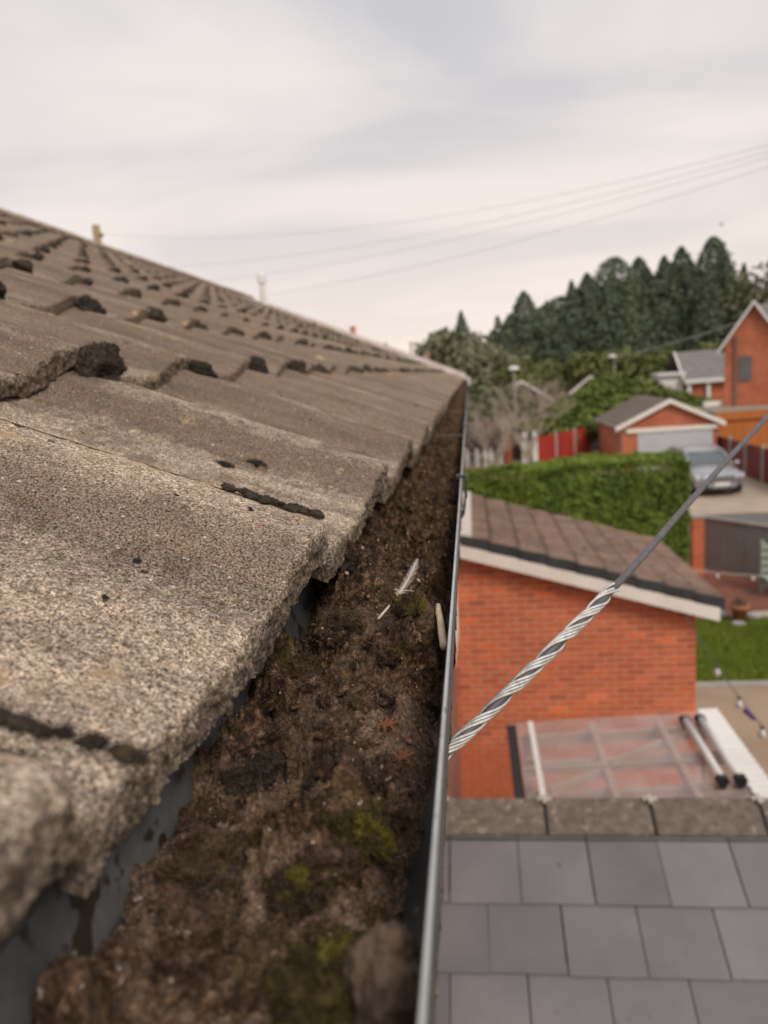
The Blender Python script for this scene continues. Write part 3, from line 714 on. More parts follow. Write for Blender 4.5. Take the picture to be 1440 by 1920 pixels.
tag(link('moss_fibres', fibres(45000, .16, 1.1, 411)), 'fine dry moss fibres bristling over the gutter silt', 'moss', kind='stuff')
def gz(x, y): return float(silt_z(np.array([x]), np.array([y]), False)[0][0])
M_mossy = mat('yellow_green_moss', (.095,.076,.024), (.05,.037,.021), 90, .98, .002, 420, spec=.1, c3=(.15,.13,.026), s3=70, t3=.52)
CL = [(-.047,.236,.0105,M_mossy,'yellow green moss cushion on the silt near the gutter rim'),
      (-.062,.216,.0075,M_mossg,'small olive moss ball on bare silt beside the yellow green cushion'),
      (-.100,.225,.012,M_mossb,'flat brown moss mat on the silt below the tile edge'),
      (-.047,.171,.0125,M_mossy,'large blurred green moss cushion leaning on a stone'),
      (-.044,.440,.008,M_mossg,'dark moss tuft with green tips close to the bleached twig'),
      (-.088,.440,.011,M_mossb,'dark moss mound in front of the feather quill'),
      (-.100,.545,.014,M_mossp,'blackish moss mound under the tile edge by the feather'),
      (-.088,.66,.013,M_mossb,'brown moss mound behind the feather by a wet patch'),
      (-.060,.275,.010,M_mossp,'dark crumbly moss clod in the middle of the silt'),
      (-.045,.80,.013,M_mossb,'moss clod lying between the feather and the gutter bracket'),
      (-.098,.385,.010,M_mossb,'crumbly moss clod at the wet edge of the silt'),
      (-.100,.285,.009,M_mossp,'small dark moss clod on the sandy silt')]
for i, (x, y, s, m, lab) in enumerate(CL):
    o = link('moss_clump', lump_mesh('moss_clump', m, (s*1.05, s*1.0, s*.66), 500+i, 5, .95, 2.4, 7000, .0032))
    o.location = (x, y, gz(x, y)+s*(.30 if m is M_mossy else .22)); o.rotation_euler = (0,0,random.uniform(0,6)); tag(o, lab, 'moss')
M_peb = mat('pale_pebble', (.36,.29,.22), (.24,.19,.14), 150, .8, rnd=.35); M_pebr = mat('red_grit', (.34,.14,.08), (.24,.10,.06), 150, .8, rnd=.2)
pm = [lump_mesh('pebble', M_peb, (1,1,.8), 600+s, 2, .35, 1.2) for s in range(3)]; pr = [lump_mesh('pebble', M_pebr, (1,1,.8), 610+s, 2, .35, 1.2) for s in range(2)]
for i in range(44):
    x = random.uniform(-.115,-.03); y = .14*math.exp(random.uniform(0, 1.9)); red = i % 3 == 0
    o = link('pebble', (pr if red else pm)[i % 2]); s = random.uniform(.0007,.0018)*(.75 if y < .3 else 1); o.scale = (s, s*1.2, s); o.location = (x, y, gz(x, y)+s*1.1); o.rotation_euler = (random.random()*3,)*3
    if red: tag(o, 'tiny reddish grit stone on the gutter silt', 'pebble', 'reddish grit in the gutter')
    else: tag(o, 'tiny pale pebble on the gutter silt', 'pebble', 'pale pebbles in the gutter')
o = link('stone', lump_mesh('stone', mat('brown_stone', (.14,.095,.062), (.08,.055,.038), 60, .85, .001, 200), (.011,.012,.013), 640, 5, .45, 1.6, 900, .002)); o.location = (-.028,.168,gz(-.036,.168)+.013)
tag(o, 'rounded brown stone between green moss and the gutter rim', 'stone')
# feather
M_feather = mat('feather', (.55,.455,.41), (.40,.32,.285), 120, .7); M_quill = mat('quill', (.72,.62,.52), rough=.5)
fa = Vector((-.066,.460,5.0465)); fb = Vector((-.0455,.545,5.0640))
fe = empty('feather', fa, 'small bedraggled grey feather standing on moss in the gutter', 'feather')
ax = (fb-fa); up_ = Vector((.1,-.5,.8)); sd0 = ax.cross(up_).normalized()
sp = [fa + ax*t + sd0*(.0030*math.sin(t*3.0)) for t in np.linspace(0, 1, 14)]
cpt(MB().tube(sp, [.0010-.0008*t for t in np.linspace(0,1,14)], 6).build('quill', M_quill, None, True), fe)
vb = MB(); r_ = random.Random(4)
for i in range(150):
    t = .36 + .64*i/149
    p = fa + ax*t + sd0*(.0030*math.sin(t*3.0))
    for sgn in (-1, 1):
        if r_.random() < .10: continue
        wdt = .0062*math.sin(math.pi*min(1, max(.02, (t-.30)/.72)))**.7*r_.uniform(.35, 1.1)+.0006
        if .36 < t < .42: wdt *= r_.uniform(.8, 2.0)
        tip = p + (sd0*sgn*.62 + ax.normalized()*r_.uniform(.55,1.0))*wdt + up_*r_.uniform(-.0008,.0012)
        mid = p.lerp(tip, .5) + up_*.0004
        q = ax.normalized()*.00028
        vb.add([p-q, p+q, mid+q*.8, tip, mid-q*.8], [(0,1,2,4),(4,2,3)])
cpt(vb.build('vane', M_feather), fe)
b = MB()
for s0, t0, ln, cu in ((1,.44,.010,.004),(1,.40,.006,.003),(-1,.42,.005,.002)):
    p = fa + ax*t0 + sd0*.003*math.sin(t0*3)
    b.tube([p + sd0*s0*ln*u + ax.normalized()*(cu*math.sin(u*2.4)) + up_*.001*u for u in np.linspace(0,1,7)], [.0007*(1-.6*u) for u in np.linspace(0,1,7)], 5)
cpt(b.build('loose_barb', M_feather), fe)
# twig leaning on the gutter front
tp = [Vector((-.0267,.462,5.0538)), Vector((-.0258,.449,5.0530)), Vector((-.0240,.433,5.0512)), Vector((-.0228,.418,5.0500)), Vector((-.0212,.402,5.0482))]
tw = MB().tube(tp, [.0016,.0021,.0023,.0024,.0023], 9); o = tw.build('twig', mat('bleached_wood', (.85,.70,.48), (.60,.46,.29), 400, .8, .0006, 700, stretch=(1,.15,1)), None, True)
tag(o, 'short bleached broken twig leaning on the gutter front wall', 'twig')
b = MB().tube([(-.030,.487,5.047),(-.0265,.478,5.0475)], [.0011,.0008], 6)
for (x, y, lab) in ((-.066,.300,'tiny straw stalk lying on the gutter silt'),):
    o = MB().tube([(x, y, gz(x,y)+.002),(x-.002, y+.014, gz(x,y)+.005)], .0007, 5).build('straw', M_quill, None, True); tag(o, lab, 'straw')
# rusty dry leaf scraps
M_leafb = mat('rusty_leaf', (.22,.08,.03), (.13,.05,.02), 90, .8)
for j, (x, y, lab) in enumerate(((-.045,.318,'curled rusty leaf scrap on the silt beside the straw'), (-.036,.290,'narrow rusty needle scrap close to the gutter front wall'))):
    b = MB(); z = gz(x, y)+.003
    for i in range(7):
        a = i*.9+j; b.tube([(x, y, z), (x+.004*math.cos(a), y+.005*math.sin(a), z+.002), (x+.006*math.cos(a+.3), y+.008*math.sin(a+.3), z-.001)], [.0006,.0007,.0002], 4)
    tag(b.build('leaf_scrap', M_leafb), lab, 'leaf')

# ------------------------------------------------------------------ drop wire with its wrapped steel grip
wire = empty('drop_wire', (-.143,.32,4.89), 'grey overhead drop wire gripped by spiral steel strands beside the gutter', 'cable')
A = Vector((-.138,.345,4.902)); K = [A, Vector((-.026,.42,4.9725)), Vector((.093,.515,5.046)), Vector((.192,.68,5.0762)), Vector((.336,.90,5.127)), Vector((.70,1.45,5.25)), Vector((2.2,3.75,5.75)), Vector((6.2,12.0,7.6))]
def catmull(P, n):
    P = [2*P[0]-P[1]] + P + [2*P[-1]-P[-2]]; o = []
    for i in range(1, len(P)-2):
        for t in np.linspace(0, 1, n, endpoint=False):
            p0, p1, p2, p3 = P[i-1:i+3]
            o.append(.5*((2*p1)+(p2-p0)*t+(2*p0-5*p1+4*p2-p3)*t*t+(3*p1-p0-3*p2+p3)*t**3))
    return o + [P[-2]]
CR = .0027
cpt(MB().tube(catmull(K, 10), CR, 12).build('core_cable', M_cable, None, True), wire)
path = catmull(K[:4], 200); path = path[:401]
L_ = [0]
for i in range(1, len(path)): L_.append(L_[-1] + (path[i]-path[i-1]).length)
end = L_[-1]; pit = .053
for si, ang in enumerate((0, 34, 68, 102, 176, 210, 245)):
    pts = []; st = []
    for i, p in enumerate(path):
        d = (path[min(i+1, len(path)-1)] - path[max(i-1, 0)]).normalized()
        s = d.cross(Vector((0,0,1))).normalized(); u = s.cross(d)
        if L_[i] > end - .004*(si % 3): break
        a = R(ang) - 2*math.pi*L_[i]/pit
        rr = CR + .00075
        pts.append(p + (s*math.cos(a) + u*math.sin(a))*rr)
    cpt(MB().tube(pts, .00098, 7).build('strand', M_lead, None, True), wire)
cpt(MB().box(-.152,-.128,.335,.355,4.885,4.92).build('wall_hook', M_lead), wire)

# ------------------------------------------------------------------ slate roofed extension below the gutter
ext = empty('slate_extension', (1.5, 3, 0), 'single storey extension with smooth grey slates and mottled brown ridge tiles', 'extension')
SP = R(27.0); AY, AZ = 3.07, 3.285                       # ridge apex of the slate plane
EX0, EX1 = -.325, 4.2; SG = .256; SPB = R(41)
down = Vector((0, -math.cos(SP), -math.sin(SP))); nrm = Vector((0, -math.sin(SP), math.cos(SP)))
eaveL = 6*SG + .12
ep = down*eaveL
BY = math.tan(SP)/math.tan(SPB)*-ep.y; b = MB(); b.prismx([(AY, AZ-.03), (AY+ep.y, AZ-.03+ep.z), (AY+ep.y, AZ-.08+ep.z), (AY, AZ-.10), (AY+BY, AZ-.08+ep.z), (AY+BY, AZ-.03+ep.z)], EX0, EX1)
exroof = cpt(b.build('roof', M_brown_deck), ext)
cpt(MB().prismx([(AY+ep.y+.12, 0), (AY+BY-.12, 0), (AY+BY-.12, AZ+ep.z-.02), (AY, AZ-.14), (AY+ep.y+.12, AZ+ep.z-.02)], EX0, EX1-.05).build('wall', M_brickbrown), ext)
SW = .287
slm = MB()
T_ = .008
sl_len = SG*2+.06
# one slate: local y runs down the slope from its head, the tail is lifted on the one below
V = []
tail = MB().box(0, SW-.004, 0, .30, 0, T_)
sm = tail.mesh('slate', M_slate)
import bmesh as _bm
bmx = _bm.new(); bmx.from_mesh(sm); _bm.ops.bevel(bmx, geom=bmx.edges[:], offset=.0012, segments=1, affect='EDGES'); bmx.to_mesh(sm); bmx.free()
for side in (1, -1):
    spx = SP if side > 0 else SPB
    dn = Vector((0, -math.cos(spx)*side, -math.sin(spx))); nr = Vector((0, -math.sin(spx)*side, math.cos(spx)))
    tilt = math.atan2(T_+.002, SG)
    dl = (dn*math.cos(tilt) + nr*math.sin(tilt)).normalized(); nl = Vector((1,0,0)).cross(dl) if side < 0 else dl.cross(Vector((1,0,0)))
    nl = nl if nl.z > 0 else -nl
    for rrow in range(6 if side > 0 else 4):
        off = [-.147, .003, -.147][rrow % 2] if True else 0
        kx = 0
        while True:
            xs_ = -.325 + off + .010 + (kx-2)*SW
            if xs_ > EX1-.1: break
            kx += 1
            if xs_ + SW < EX0 + .03: continue
            top = Vector((0, AY, AZ)) + dn*(rrow*SG + .175 + SG - .30) + nr*(-.001)
            ux = Vector((1,0,0)) if side > 0 else Vector((-1,0,0))
            rotm = Matrix(((1, dl.x, nl.x, 0), (0, dl.y, nl.y, 0), (0, dl.z, nl.z, 0), (0,0,0,1)))
            o = link('slate', sm, exroof); o.matrix_parent_inverse = exroof.matrix_world.inverted()
            o.matrix_basis = Matrix.Translation((xs_ + random.uniform(-.001,.001), top.y, top.z)) @ rotm @ Matrix.Rotation(random.uniform(-.005,.005), 4, 'Z') @ Matrix.Rotation(random.uniform(0,.007), 4, 'X') @ Matrix.Translation((0, random.uniform(-.003,.003), random.uniform(0,.0015)))
# ridge tiles: angled caps with small jointing crosses
RT = .448; leg = .165
def angle_ridge():
    b = MB(); th = .014; RSP = R(31); RB = R(44)
    o0 = [(0, .018), (-leg*math.cos(RSP), .018-leg*math.sin(RSP)), (-leg*math.cos(RSP)+.004, .018-leg*math.sin(RSP)-th), (0, .018-th*1.1), (leg*math.cos(RB)-.004, .018-leg*math.sin(RB)-th), (leg*math.cos(RB), .018-leg*math.sin(RB))]
    b.prismx(o0, .002, RT-.006); return b
rmm = angle_ridge().mesh('ridge_tile', M_ridge)
bmx = _bm.new(); bmx.from_mesh(rmm); _bm.ops.bevel(bmx, geom=bmx.edges[:], offset=.004, segments=2, affect='EDGES'); bmx.to_mesh(rmm); bmx.free()
clip = MB().box(-.030,.030,-.020,-.006,.004,.016).box(-.009,.009,-.040,.012,.0042,.0164).mesh('ridge_clip', mat('pale_clip', (.62,.57,.50), rough=.7))
M_joint = mat('black_joint', (.02,.02,.02), (.05,.045,.04), 300, .9)
jm = MB()
for i in range(9):
    t0, t1 = leg*(.12+.1*i), leg*(.12+.1*i+.07)
    jm.bar((0,-t0*math.cos(R(31)),.020-t0*math.sin(R(31))), (0,-t1*math.cos(R(31)),.020-t1*math.sin(R(31))), .012, .008)
jmesh = jm.mesh('joint_seal', M_joint)
xr = -.205
xr -= RT
while xr < EX1-.1:
    o = link('ridge_tile', rmm, ext); o.location = Vector((xr, AY, AZ+.025)) - Vector(ext.location)
    c = link('ridge_clip', clip, o); c.location = (RT-.003, 0, .012)
    c = link('joint_seal', jmesh, o); c.location = (RT-.003, 0, 0)
    xr += RT
cpt(MB().box(EX0, EX1, AY-.150, AY-.140, AZ-.085, AZ-.062).build('ridge_roll', M_darkgrey), ext)

# ------------------------------------------------------------------ brick outbuilding with brown tiled roof
OY0, OY1, OXR, OXL = 8.5, 11.2, 2.44, -2.86
RXO = -.21; SLO = .298
def barz(x): return 2.283 + (2.637 - x)*SLO if x > RXO else 2.283 + (2.637-RXO)*SLO - (RXO-x)*SLO
ob = empty('brick_outbuilding', (0, 10, 0), 'red brick outbuilding with low brown tiled roof and white bargeboard', 'outbuilding')
core = MB().prism([(OXL,0),(OXR,0),(OXR,barz(OXR)-.02),(RXO,barz(RXO)-.02),(OXL,barz(OXL)-.02)], OY0+.006, OY1)
wall = cpt(core.build('wall', M_mortar), ob)
bk = MB().box(.001,.213,0,.05,.001,.0625).mesh('brick', M_brick)
bmx = _bm.new(); bmx.from_mesh(bk); _bm.ops.bevel(bmx, geom=[e_ for e_ in bmx.edges if all(v.co.y < .01 for v in e_.verts)], offset=.004, segments=1, affect='EDGES'); bmx.to_mesh(bk); bmx.free()
cand = []
for rr in range(44):
    z = .015 + rr*.075; k = -30
    x = OXR - .215*(1 if rr % 2 == 0 else .5)
    if rr % 2: cand.append((OXR-.1025, z, .1025, rr)); x = OXR - .1125 - .215
    while x > OXL:
        cand.append((x, z, .215, rr)); x -= .225
cand = [c for c in cand if c[1]+.065 < barz(c[0]+c[2]*.5) + .03]
def vis(c):
    x, z = c[0], c[1]
    return (0 if (x > -.45 and z > 1.0 or x > -.45 and x < .45) else 1, -z)
cand.sort(key=vis)
rest = MB()
for i, (x, z, wd, rr) in enumerate(cand):
    t = random.random(); cc = (1,1,1,1)
    q = random.random()
    if q < .08: cc = (1.25,1.15,.9,1)
    elif q < .25: cc = (.86,.82,.85,1)
    else: v_ = random.uniform(.93,1.05); cc = (v_,v_,v_,1)
    if i < 298:
        o = link('brick', bk, wall); o.matrix_parent_inverse = wall.matrix_world.inverted()
        o.location = (x, OY0 + random.uniform(-.0015,.0015), z); o.scale = (wd/.215, 1, 1); o.color = cc
    else: rest.box(x, x+wd, OY0, OY0+.05, z, z+.065)
o = rest.build('brickwork', M_brick, wall); o.matrix_parent_inverse = wall.matrix_world.inverted(); o['kind'] = 'stuff'
cpt(MB().add([(OXR+.004,OY0+.05,0),(OXR+.004,OY1,0),(OXR+.004,OY1,barz(OXR)-.06),(OXR+.004,OY0+.05,barz(OXR)-.06)], [(0,1,2,3)]).build('side_brickwork', M_brickfar), ob)
bb = MB()
for (xa_, xb_) in ((RXO, 2.637), (RXO, 2*RXO-2.637)):
    za_, zb_ = 2.283+(2.637-RXO)*SLO, 2.283
    bb = MB(); bb.add([(xa_,8.295,za_),(xb_,8.295,zb_),(xb_,8.295,zb_+.165),(xa_,8.295,za_+.165),(xa_,8.345,za_),(xb_,8.345,zb_),(xb_,8.345,zb_+.165),(xa_,8.345,za_+.165)],
                      [(0,1,2,3),(7,6,5,4),(0,4,5,1),(1,5,6,2),(2,6,7,3),(3,7,4,0)])
    cpt(bb.build('bargeboard', M_white), ob)
    sf = MB(); sf.add([(xa_,8.345,za_+.01),(xb_,8.345,zb_+.01),(xb_,8.51,zb_+.01),(xa_,8.51,za_+.01)], [(0,1,2,3)]); cpt(sf.build('soffit', M_white), ob)
zr = 2.283+(2.637-RXO)*SLO+.22; OE = 2.50; OYR = 11.3
oroof = cpt(MB().prism([(2.66,OE),(RXO,zr),(2*RXO-2.66,OE),(2*RXO-2.66,OE-.05),(RXO,zr-.05),(2.66,OE-.05)], 8.37, OYR).build('roof', M_brown_deck), ob)
def small_tile():
    b = MB(); v = [0,.05,.075,.10,.15,.20,.225,.25,.297]; h = [0,.0,.028,.0,0,.0,.028,.0,0]
    n = len(v); V = [(0,y,z+.022) for y, z in zip(v,h)] + [(-.36,y,z+.022) for y, z in zip(v,h)] + [(0,y,0) for y in v]
    return b.add(V, [(i,i+1,n+i+1,n+i) for i in range(n-1)] + [(2*n+i,2*n+i+1,i+1,i) for i in range(n-1)]).mesh('roof_tile', None)
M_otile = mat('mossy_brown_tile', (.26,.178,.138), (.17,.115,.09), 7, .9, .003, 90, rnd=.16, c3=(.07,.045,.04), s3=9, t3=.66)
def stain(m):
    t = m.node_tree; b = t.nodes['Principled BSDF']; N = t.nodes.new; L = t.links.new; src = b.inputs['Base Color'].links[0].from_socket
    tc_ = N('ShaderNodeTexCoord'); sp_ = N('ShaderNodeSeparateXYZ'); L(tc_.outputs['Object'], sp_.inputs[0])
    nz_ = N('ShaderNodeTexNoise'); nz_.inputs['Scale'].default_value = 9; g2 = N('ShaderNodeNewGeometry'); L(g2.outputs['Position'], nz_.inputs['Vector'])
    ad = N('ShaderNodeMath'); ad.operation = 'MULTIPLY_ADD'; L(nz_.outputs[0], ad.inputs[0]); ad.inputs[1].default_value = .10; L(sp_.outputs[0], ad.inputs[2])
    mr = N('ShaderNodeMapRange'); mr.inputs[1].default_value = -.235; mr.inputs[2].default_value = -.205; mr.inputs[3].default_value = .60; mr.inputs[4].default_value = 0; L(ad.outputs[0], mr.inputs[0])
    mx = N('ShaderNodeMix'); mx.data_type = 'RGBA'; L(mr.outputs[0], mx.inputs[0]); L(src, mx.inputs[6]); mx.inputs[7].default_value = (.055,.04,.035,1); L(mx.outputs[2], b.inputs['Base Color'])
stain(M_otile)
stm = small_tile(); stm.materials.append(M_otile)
oa = math.atan(SLO); g_ = math.hypot(2.66-RXO, (2.66-RXO)*SLO)/9
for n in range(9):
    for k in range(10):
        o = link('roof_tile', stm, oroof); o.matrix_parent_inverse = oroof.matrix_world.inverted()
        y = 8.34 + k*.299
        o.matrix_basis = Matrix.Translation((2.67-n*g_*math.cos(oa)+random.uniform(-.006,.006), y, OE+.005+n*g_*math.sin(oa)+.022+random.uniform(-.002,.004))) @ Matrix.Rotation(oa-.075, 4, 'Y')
    vc = MB(); x1_ = 2.69-n*g_*math.cos(oa); z1_ = OE+n*g_*math.sin(oa); x0_ = x1_-g_*1.03*math.cos(oa); z0_ = z1_+g_*1.03*math.sin(oa)-.01
    vc.add([(x1_,8.30,z1_-.075),(x0_,8.30,z0_-.075),(x0_,8.30,z0_+.045),(x1_,8.30,z1_+.05),(x1_,8.295,z1_-.075),(x0_,8.295,z0_-.075),(x0_,8.295,z0_+.045),(x1_,8.295,z1_+.05)],
           [(0,3,2,1),(4,5,6,7),(0,1,5,4),(1,2,6,5),(2,3,7,6),(3,0,4,7)])
    cpt(vc.build('verge_cap', M_darkgrey), ob)
cpt(stepped_slope((2*RXO-2.66,8.34,OE),(2*RXO-2.66,OYR,OE),(2.66-RXO,0,zr-OE),9,.02).build('roof_slope', M_oroof), ob)
cpt(MB().box(RXO-.06, RXO+.15, 8.32, OYR+.05, zr-.06, zr+.05).build('ridge_board', M_white), ob)
cpt(MB().box(2.60,2.72,8.40,OYR,2.38,2.47).build('eaves_gutter', M_darkgrey), ob)
dp = MB(); dp.tube([(-.30,8.45,3.0),(-.30,8.45,2.2),(-.385,8.45,1.6),(-.385,8.45,0)], .036, 10)
cpt(dp.build('downpipe', M_white, None, True), ob)
for yy in (9.3, 10.4):
    cpt(MB().bar((.35,yy,zr-.35*SLO+.02-.17+.11),(.75,yy,zr-.75*SLO-.17+.13),.22,.03).build('tile_vent', M_oroof), ob)

# ------------------------------------------------------------------ clear corrugated canopy
can = empty('canopy', (1, 5.4, 0), 'clear corrugated plastic canopy on a timber frame before the brick outbuilding', 'canopy')
CX0, CX1, CY0, CY1 = .30, 1.90, 4.62, 6.16
def cz(x): return 2.15 + (x-CX0)*.05
m = bpy.data.materials.new('clear_corrugated_plastic'); m.use_nodes = True
t = m.node_tree; t.nodes.clear(); N = t.nodes.new; L = t.links.new
mo = N('ShaderNodeOutputMaterial'); tr = N('ShaderNodeBsdfTransparent'); gl = N('ShaderNodeBsdfGlossy'); df = N('ShaderNodeBsdfDiffuse'); m1 = N('ShaderNodeMixShader'); m2 = N('ShaderNodeMixShader'); fr = N('ShaderNodeFresnel')
tr.inputs[0].default_value = (.88,.84,.82,1); gl.inputs['Roughness'].default_value = .25; df.inputs[0].default_value = (.62,.53,.48,1)
nn_ = N('ShaderNodeTexNoise'); nn_.inputs['Scale'].default_value = 4; rr_ = N('ShaderNodeMapRange'); rr_.inputs[1].default_value = .3; rr_.inputs[2].default_value = .75; rr_.inputs[3].default_value = .18; rr_.inputs[4].default_value = .42
gg = N('ShaderNodeNewGeometry'); L(gg.outputs['Position'], nn_.inputs['Vector']); L(nn_.outputs[0], rr_.inputs[0]); L(rr_.outputs[0], m1.inputs[0])
L(tr.outputs[0], m1.inputs[1]); L(df.outputs[0], m1.inputs[2]); m2.inputs[0].default_value = .11; L(m1.outputs[0], m2.inputs[1]); L(gl.outputs[0], m2.inputs[2]); L(m2.outputs[0], mo.inputs[0])
M_poly = m
def corr(y0, y1, x0, x1, dz):
    ys = np.arange(y0, y1, .0095); V = []; n = len(ys)
    for x in (x0, x1):
        for y in ys: V.append((x, y, cz(x)+dz+.009*math.sin(y*2*math.pi/.076)))
    return MB().add(V, [(i, i+1, n+i+1, n+i) for i in range(n-1)])
cpt(corr(CY0, 5.42, CX0-.04, CX1, .01).build('roof_sheet', M_poly, None, True), can)
cpt(corr(5.38, CY1, CX0-.04, CX1, .014).build('roof_sheet', M_poly, None, True), can)
for x in (.40, .90, 1.45, 1.84):
    cpt(MB().bar((x, CY0+.02, cz(x)-.05), (x, CY1-.02, cz(x)-.05), .05, .08).build('purlin', M_timber), can)
for yy in (CY0+.06, 5.2, 5.65, CY1-.06):
    cpt(MB().bar((CX0, yy, cz(CX0)-.13), (CX1, yy, cz(CX1)-.13), .06, .09).build('beam', M_timber), can)
for a_, b__ in (((.95,5.55),(1.8,6.05)), ((.45,5.2),(.9,5.45))):
    cpt(MB().bar((*a_, cz(a_[0])-.075), (*b__, cz(b__[0])-.075), .045, .06).build('brace', M_timber), can)
for x in (CX0+.05, CX1-.05):
    for yy in (CY0+.06, CY1-.06): cpt(MB().box(x-.035,x+.035,yy-.035,yy+.035,0,cz(x)-.17).build('post', M_timber), can)
cpt(MB().prism([(CX0-.12,2.13),(CX0-.04,2.13),(CX0-.045,2.06),(CX0-.115,2.06)], CY0-.02, CY1+.02).build('side_gutter', M_blackpl), can)
cpt(corr(CY0, CY1, CX0+.065, CX0+.105, .018).build('closure_strip', M_whited), can)
cpt(corr(CY0, CY1+.02, CX1-.11, CX1+.05, .022).build('edge_flashing', M_whited), can)
for i, x in enumerate((1.615, 1.735)):
    hp = empty('white_tube', (x, 5.45, cz(x)+.06), 'white tube with black end brackets lying on the clear canopy, ' + ('farther from its white edge' if i == 0 else 'next to its white edge'), 'tube', 'pair of white tubes on the canopy')
    cpt(MB().tube([(x,5.02,cz(x)+.075),(x,5.90,cz(x)+.075)], .028, 14).build('tube', M_whited, None, True), hp)
    for yy in (5.00, 5.92):
        cpt(MB().prism([(x-.048,cz(x)+.070),(x-.018,cz(x)+.012),(x+.018,cz(x)+.012),(x+.048,cz(x)+.070),(x+.03,cz(x)+.102),(x-.03,cz(x)+.102)],yy-.022,yy+.022).build('end_bracket', M_blackpl), hp)
# bulbs
M_bulb = mat('clear_bulb', (.82,.80,.78), rough=.15, spec=.8)
def lights_string(name, pts, sag, bulbs, label):
    r0 = empty(name, pts[0], label, 'string lights'); b = MB(); P = []
    a, c = Vector(pts[0]), Vector(pts[1])
    for t in np.linspace(0,1,24): P.append(a.lerp(c, t) - Vector((0,0,sag*4*t*(1-t))))
    cpt(MB().tube(P, .006, 6).build('cord', M_cable if sag < .2 else M_whited, None, True), r0)
    for t in bulbs:
        p = a.lerp(c, t) - Vector((0,0,sag*4*t*(1-t)))
        q = cpt(MB().lathe((p.x,p.y,p.z-.105), [(.004,0),(.026,.012),(.034,.035),(.028,.065),(.015,.085)], 12).build('bulb', M_bulb, None, True), r0)
        cpt(MB().lathe((p.x,p.y,p.z-.025), [(.016,0),(.016,.03)], 8).build('bulb_holder', M_blackpl), r0)
lights_string('string_lights', ((3.8,15.2,1.05),(9.0,14.6,1.1)), .25, (.18,.305,.43,.56), 'festoon lights strung over the red paving')
lights_string('string_lights', ((2.275,8.6,2.42),(2.21,4.6,2.30)), .16, (.36,.52,.66,.82), 'festoon lights hanging past the canopy edge')
o = MB().bar((2.24,6.40,2.14),(2.31,6.33,2.08),.035,.025).build('purple_peg', mat('purple_plastic', (.12,.035,.22), rough=.5)); tag(o, 'purple plastic peg clipped on the festoon lights', 'peg')

# ------------------------------------------------------------------ foliage
def leaf_cloud(pts, nrm_, size, seed, aspect=.5, jitter=.8):
    r = np.random.default_rng(seed); n = len(pts)
    d = nrm_ + r.normal(0, jitter, (n,3)); d /= np.linalg.norm(d, axis=1)[:,None]
    a = np.cross(d, r.normal(0,1,(n,3))); a /= np.linalg.norm(a, axis=1)[:,None]; b_ = np.cross(d, a)
    s = size*r.uniform(.6,1.3,n)[:,None]
    return np.stack([pts-a*s*.5, pts+b_*s*aspect*.5, pts+a*s*.5, pts-b_*s*aspect*.5], 1).reshape(-1,3), np.arange(4*n).reshape(-1,4)
def leafmat(name, c1, c2, sc=1.5):
    m = mat(name, c1, c2, sc, .75, rnd=.10); b = m.node_tree.nodes['Principled BSDF']
    b.inputs['Subsurface Weight'].default_value = 0; return m
M_hedge = leafmat('hedge_leaf', (.26,.34,.05), (.125,.19,.03), 1.0)
M_conif = leafmat('conifer_leaf', (.090,.118,.070), (.15,.18,.105), .5)
M_decid = leafmat('broad_leaf', (.10,.125,.032), (.155,.165,.05), .6)
M_pale = leafmat('pale_leaf', (.20,.20,.115), (.14,.15,.08), .7)
M_shrub = leafmat('shrub_leaf', (.10,.15,.022), (.17,.20,.04), .8)
# clipped hedge
hd = empty('clipped_hedge', (2, 16.5, 0), 'tall clipped bright green conifer hedge behind the brick outbuilding', 'hedge')
hx0, hx1, hy0, hy1, hz1 = -1.2, 4.45, 15.9, 17.3, 3.12
n = 80000; r = np.random.default_rng(70)
f = r.random(n); P = np.empty((n,3)); Nn = np.zeros((n,3))
u, v = r.random(n), r.random(n)
front = f < .42; top = (f >= .42) & (f < .84); side = f >= .84
P[front] = np.stack([hx0+(hx1-hx0)*u, np.full(n,hy0), .05+(hz1-.05)*v],1)[front]; Nn[front] = (0,-1,.2)
P[top] = np.stack([hx0+(hx1-hx0)*u, hy0+(hy1-hy0)*v, np.full(n,hz1)],1)[top]; Nn[top] = (0,0,1)
P[side] = np.stack([np.full(n,hx1), hy0+(hy1-hy0)*u, .05+(hz1-.05)*v],1)[side]; Nn[side] = (1,0,.2)
wob = .16*fbm(P, 1.3, 3, 71) + .06*fbm(P, 5, 2, 72)
P += Nn*(wob - np.abs(r.normal(0,.07,n)))[:,None]
P[:,2] += np.where(P[:,2] > 2, np.interp(P[:,0], [-1.2,0,1.2,2.4,3.4,4.5], [-.14,-.10,-.02,.06,.06,-.04])*(P[:,2]-2)/1.1, 0)
V, Fq = leaf_cloud(P, Nn*.6+np.array([0,0,.25]), .085, 73, .45)
cpt(link('foliage', npmesh('foliage', V, Fq, M_hedge, False)), hd)
cpt(MB().box(hx0+.1,hx1-.18,hy0+.2,hy1,.02,hz1-.40).build('inner_branches', mat('hedge_core', (.018,.03,.008), rough=1)), hd)
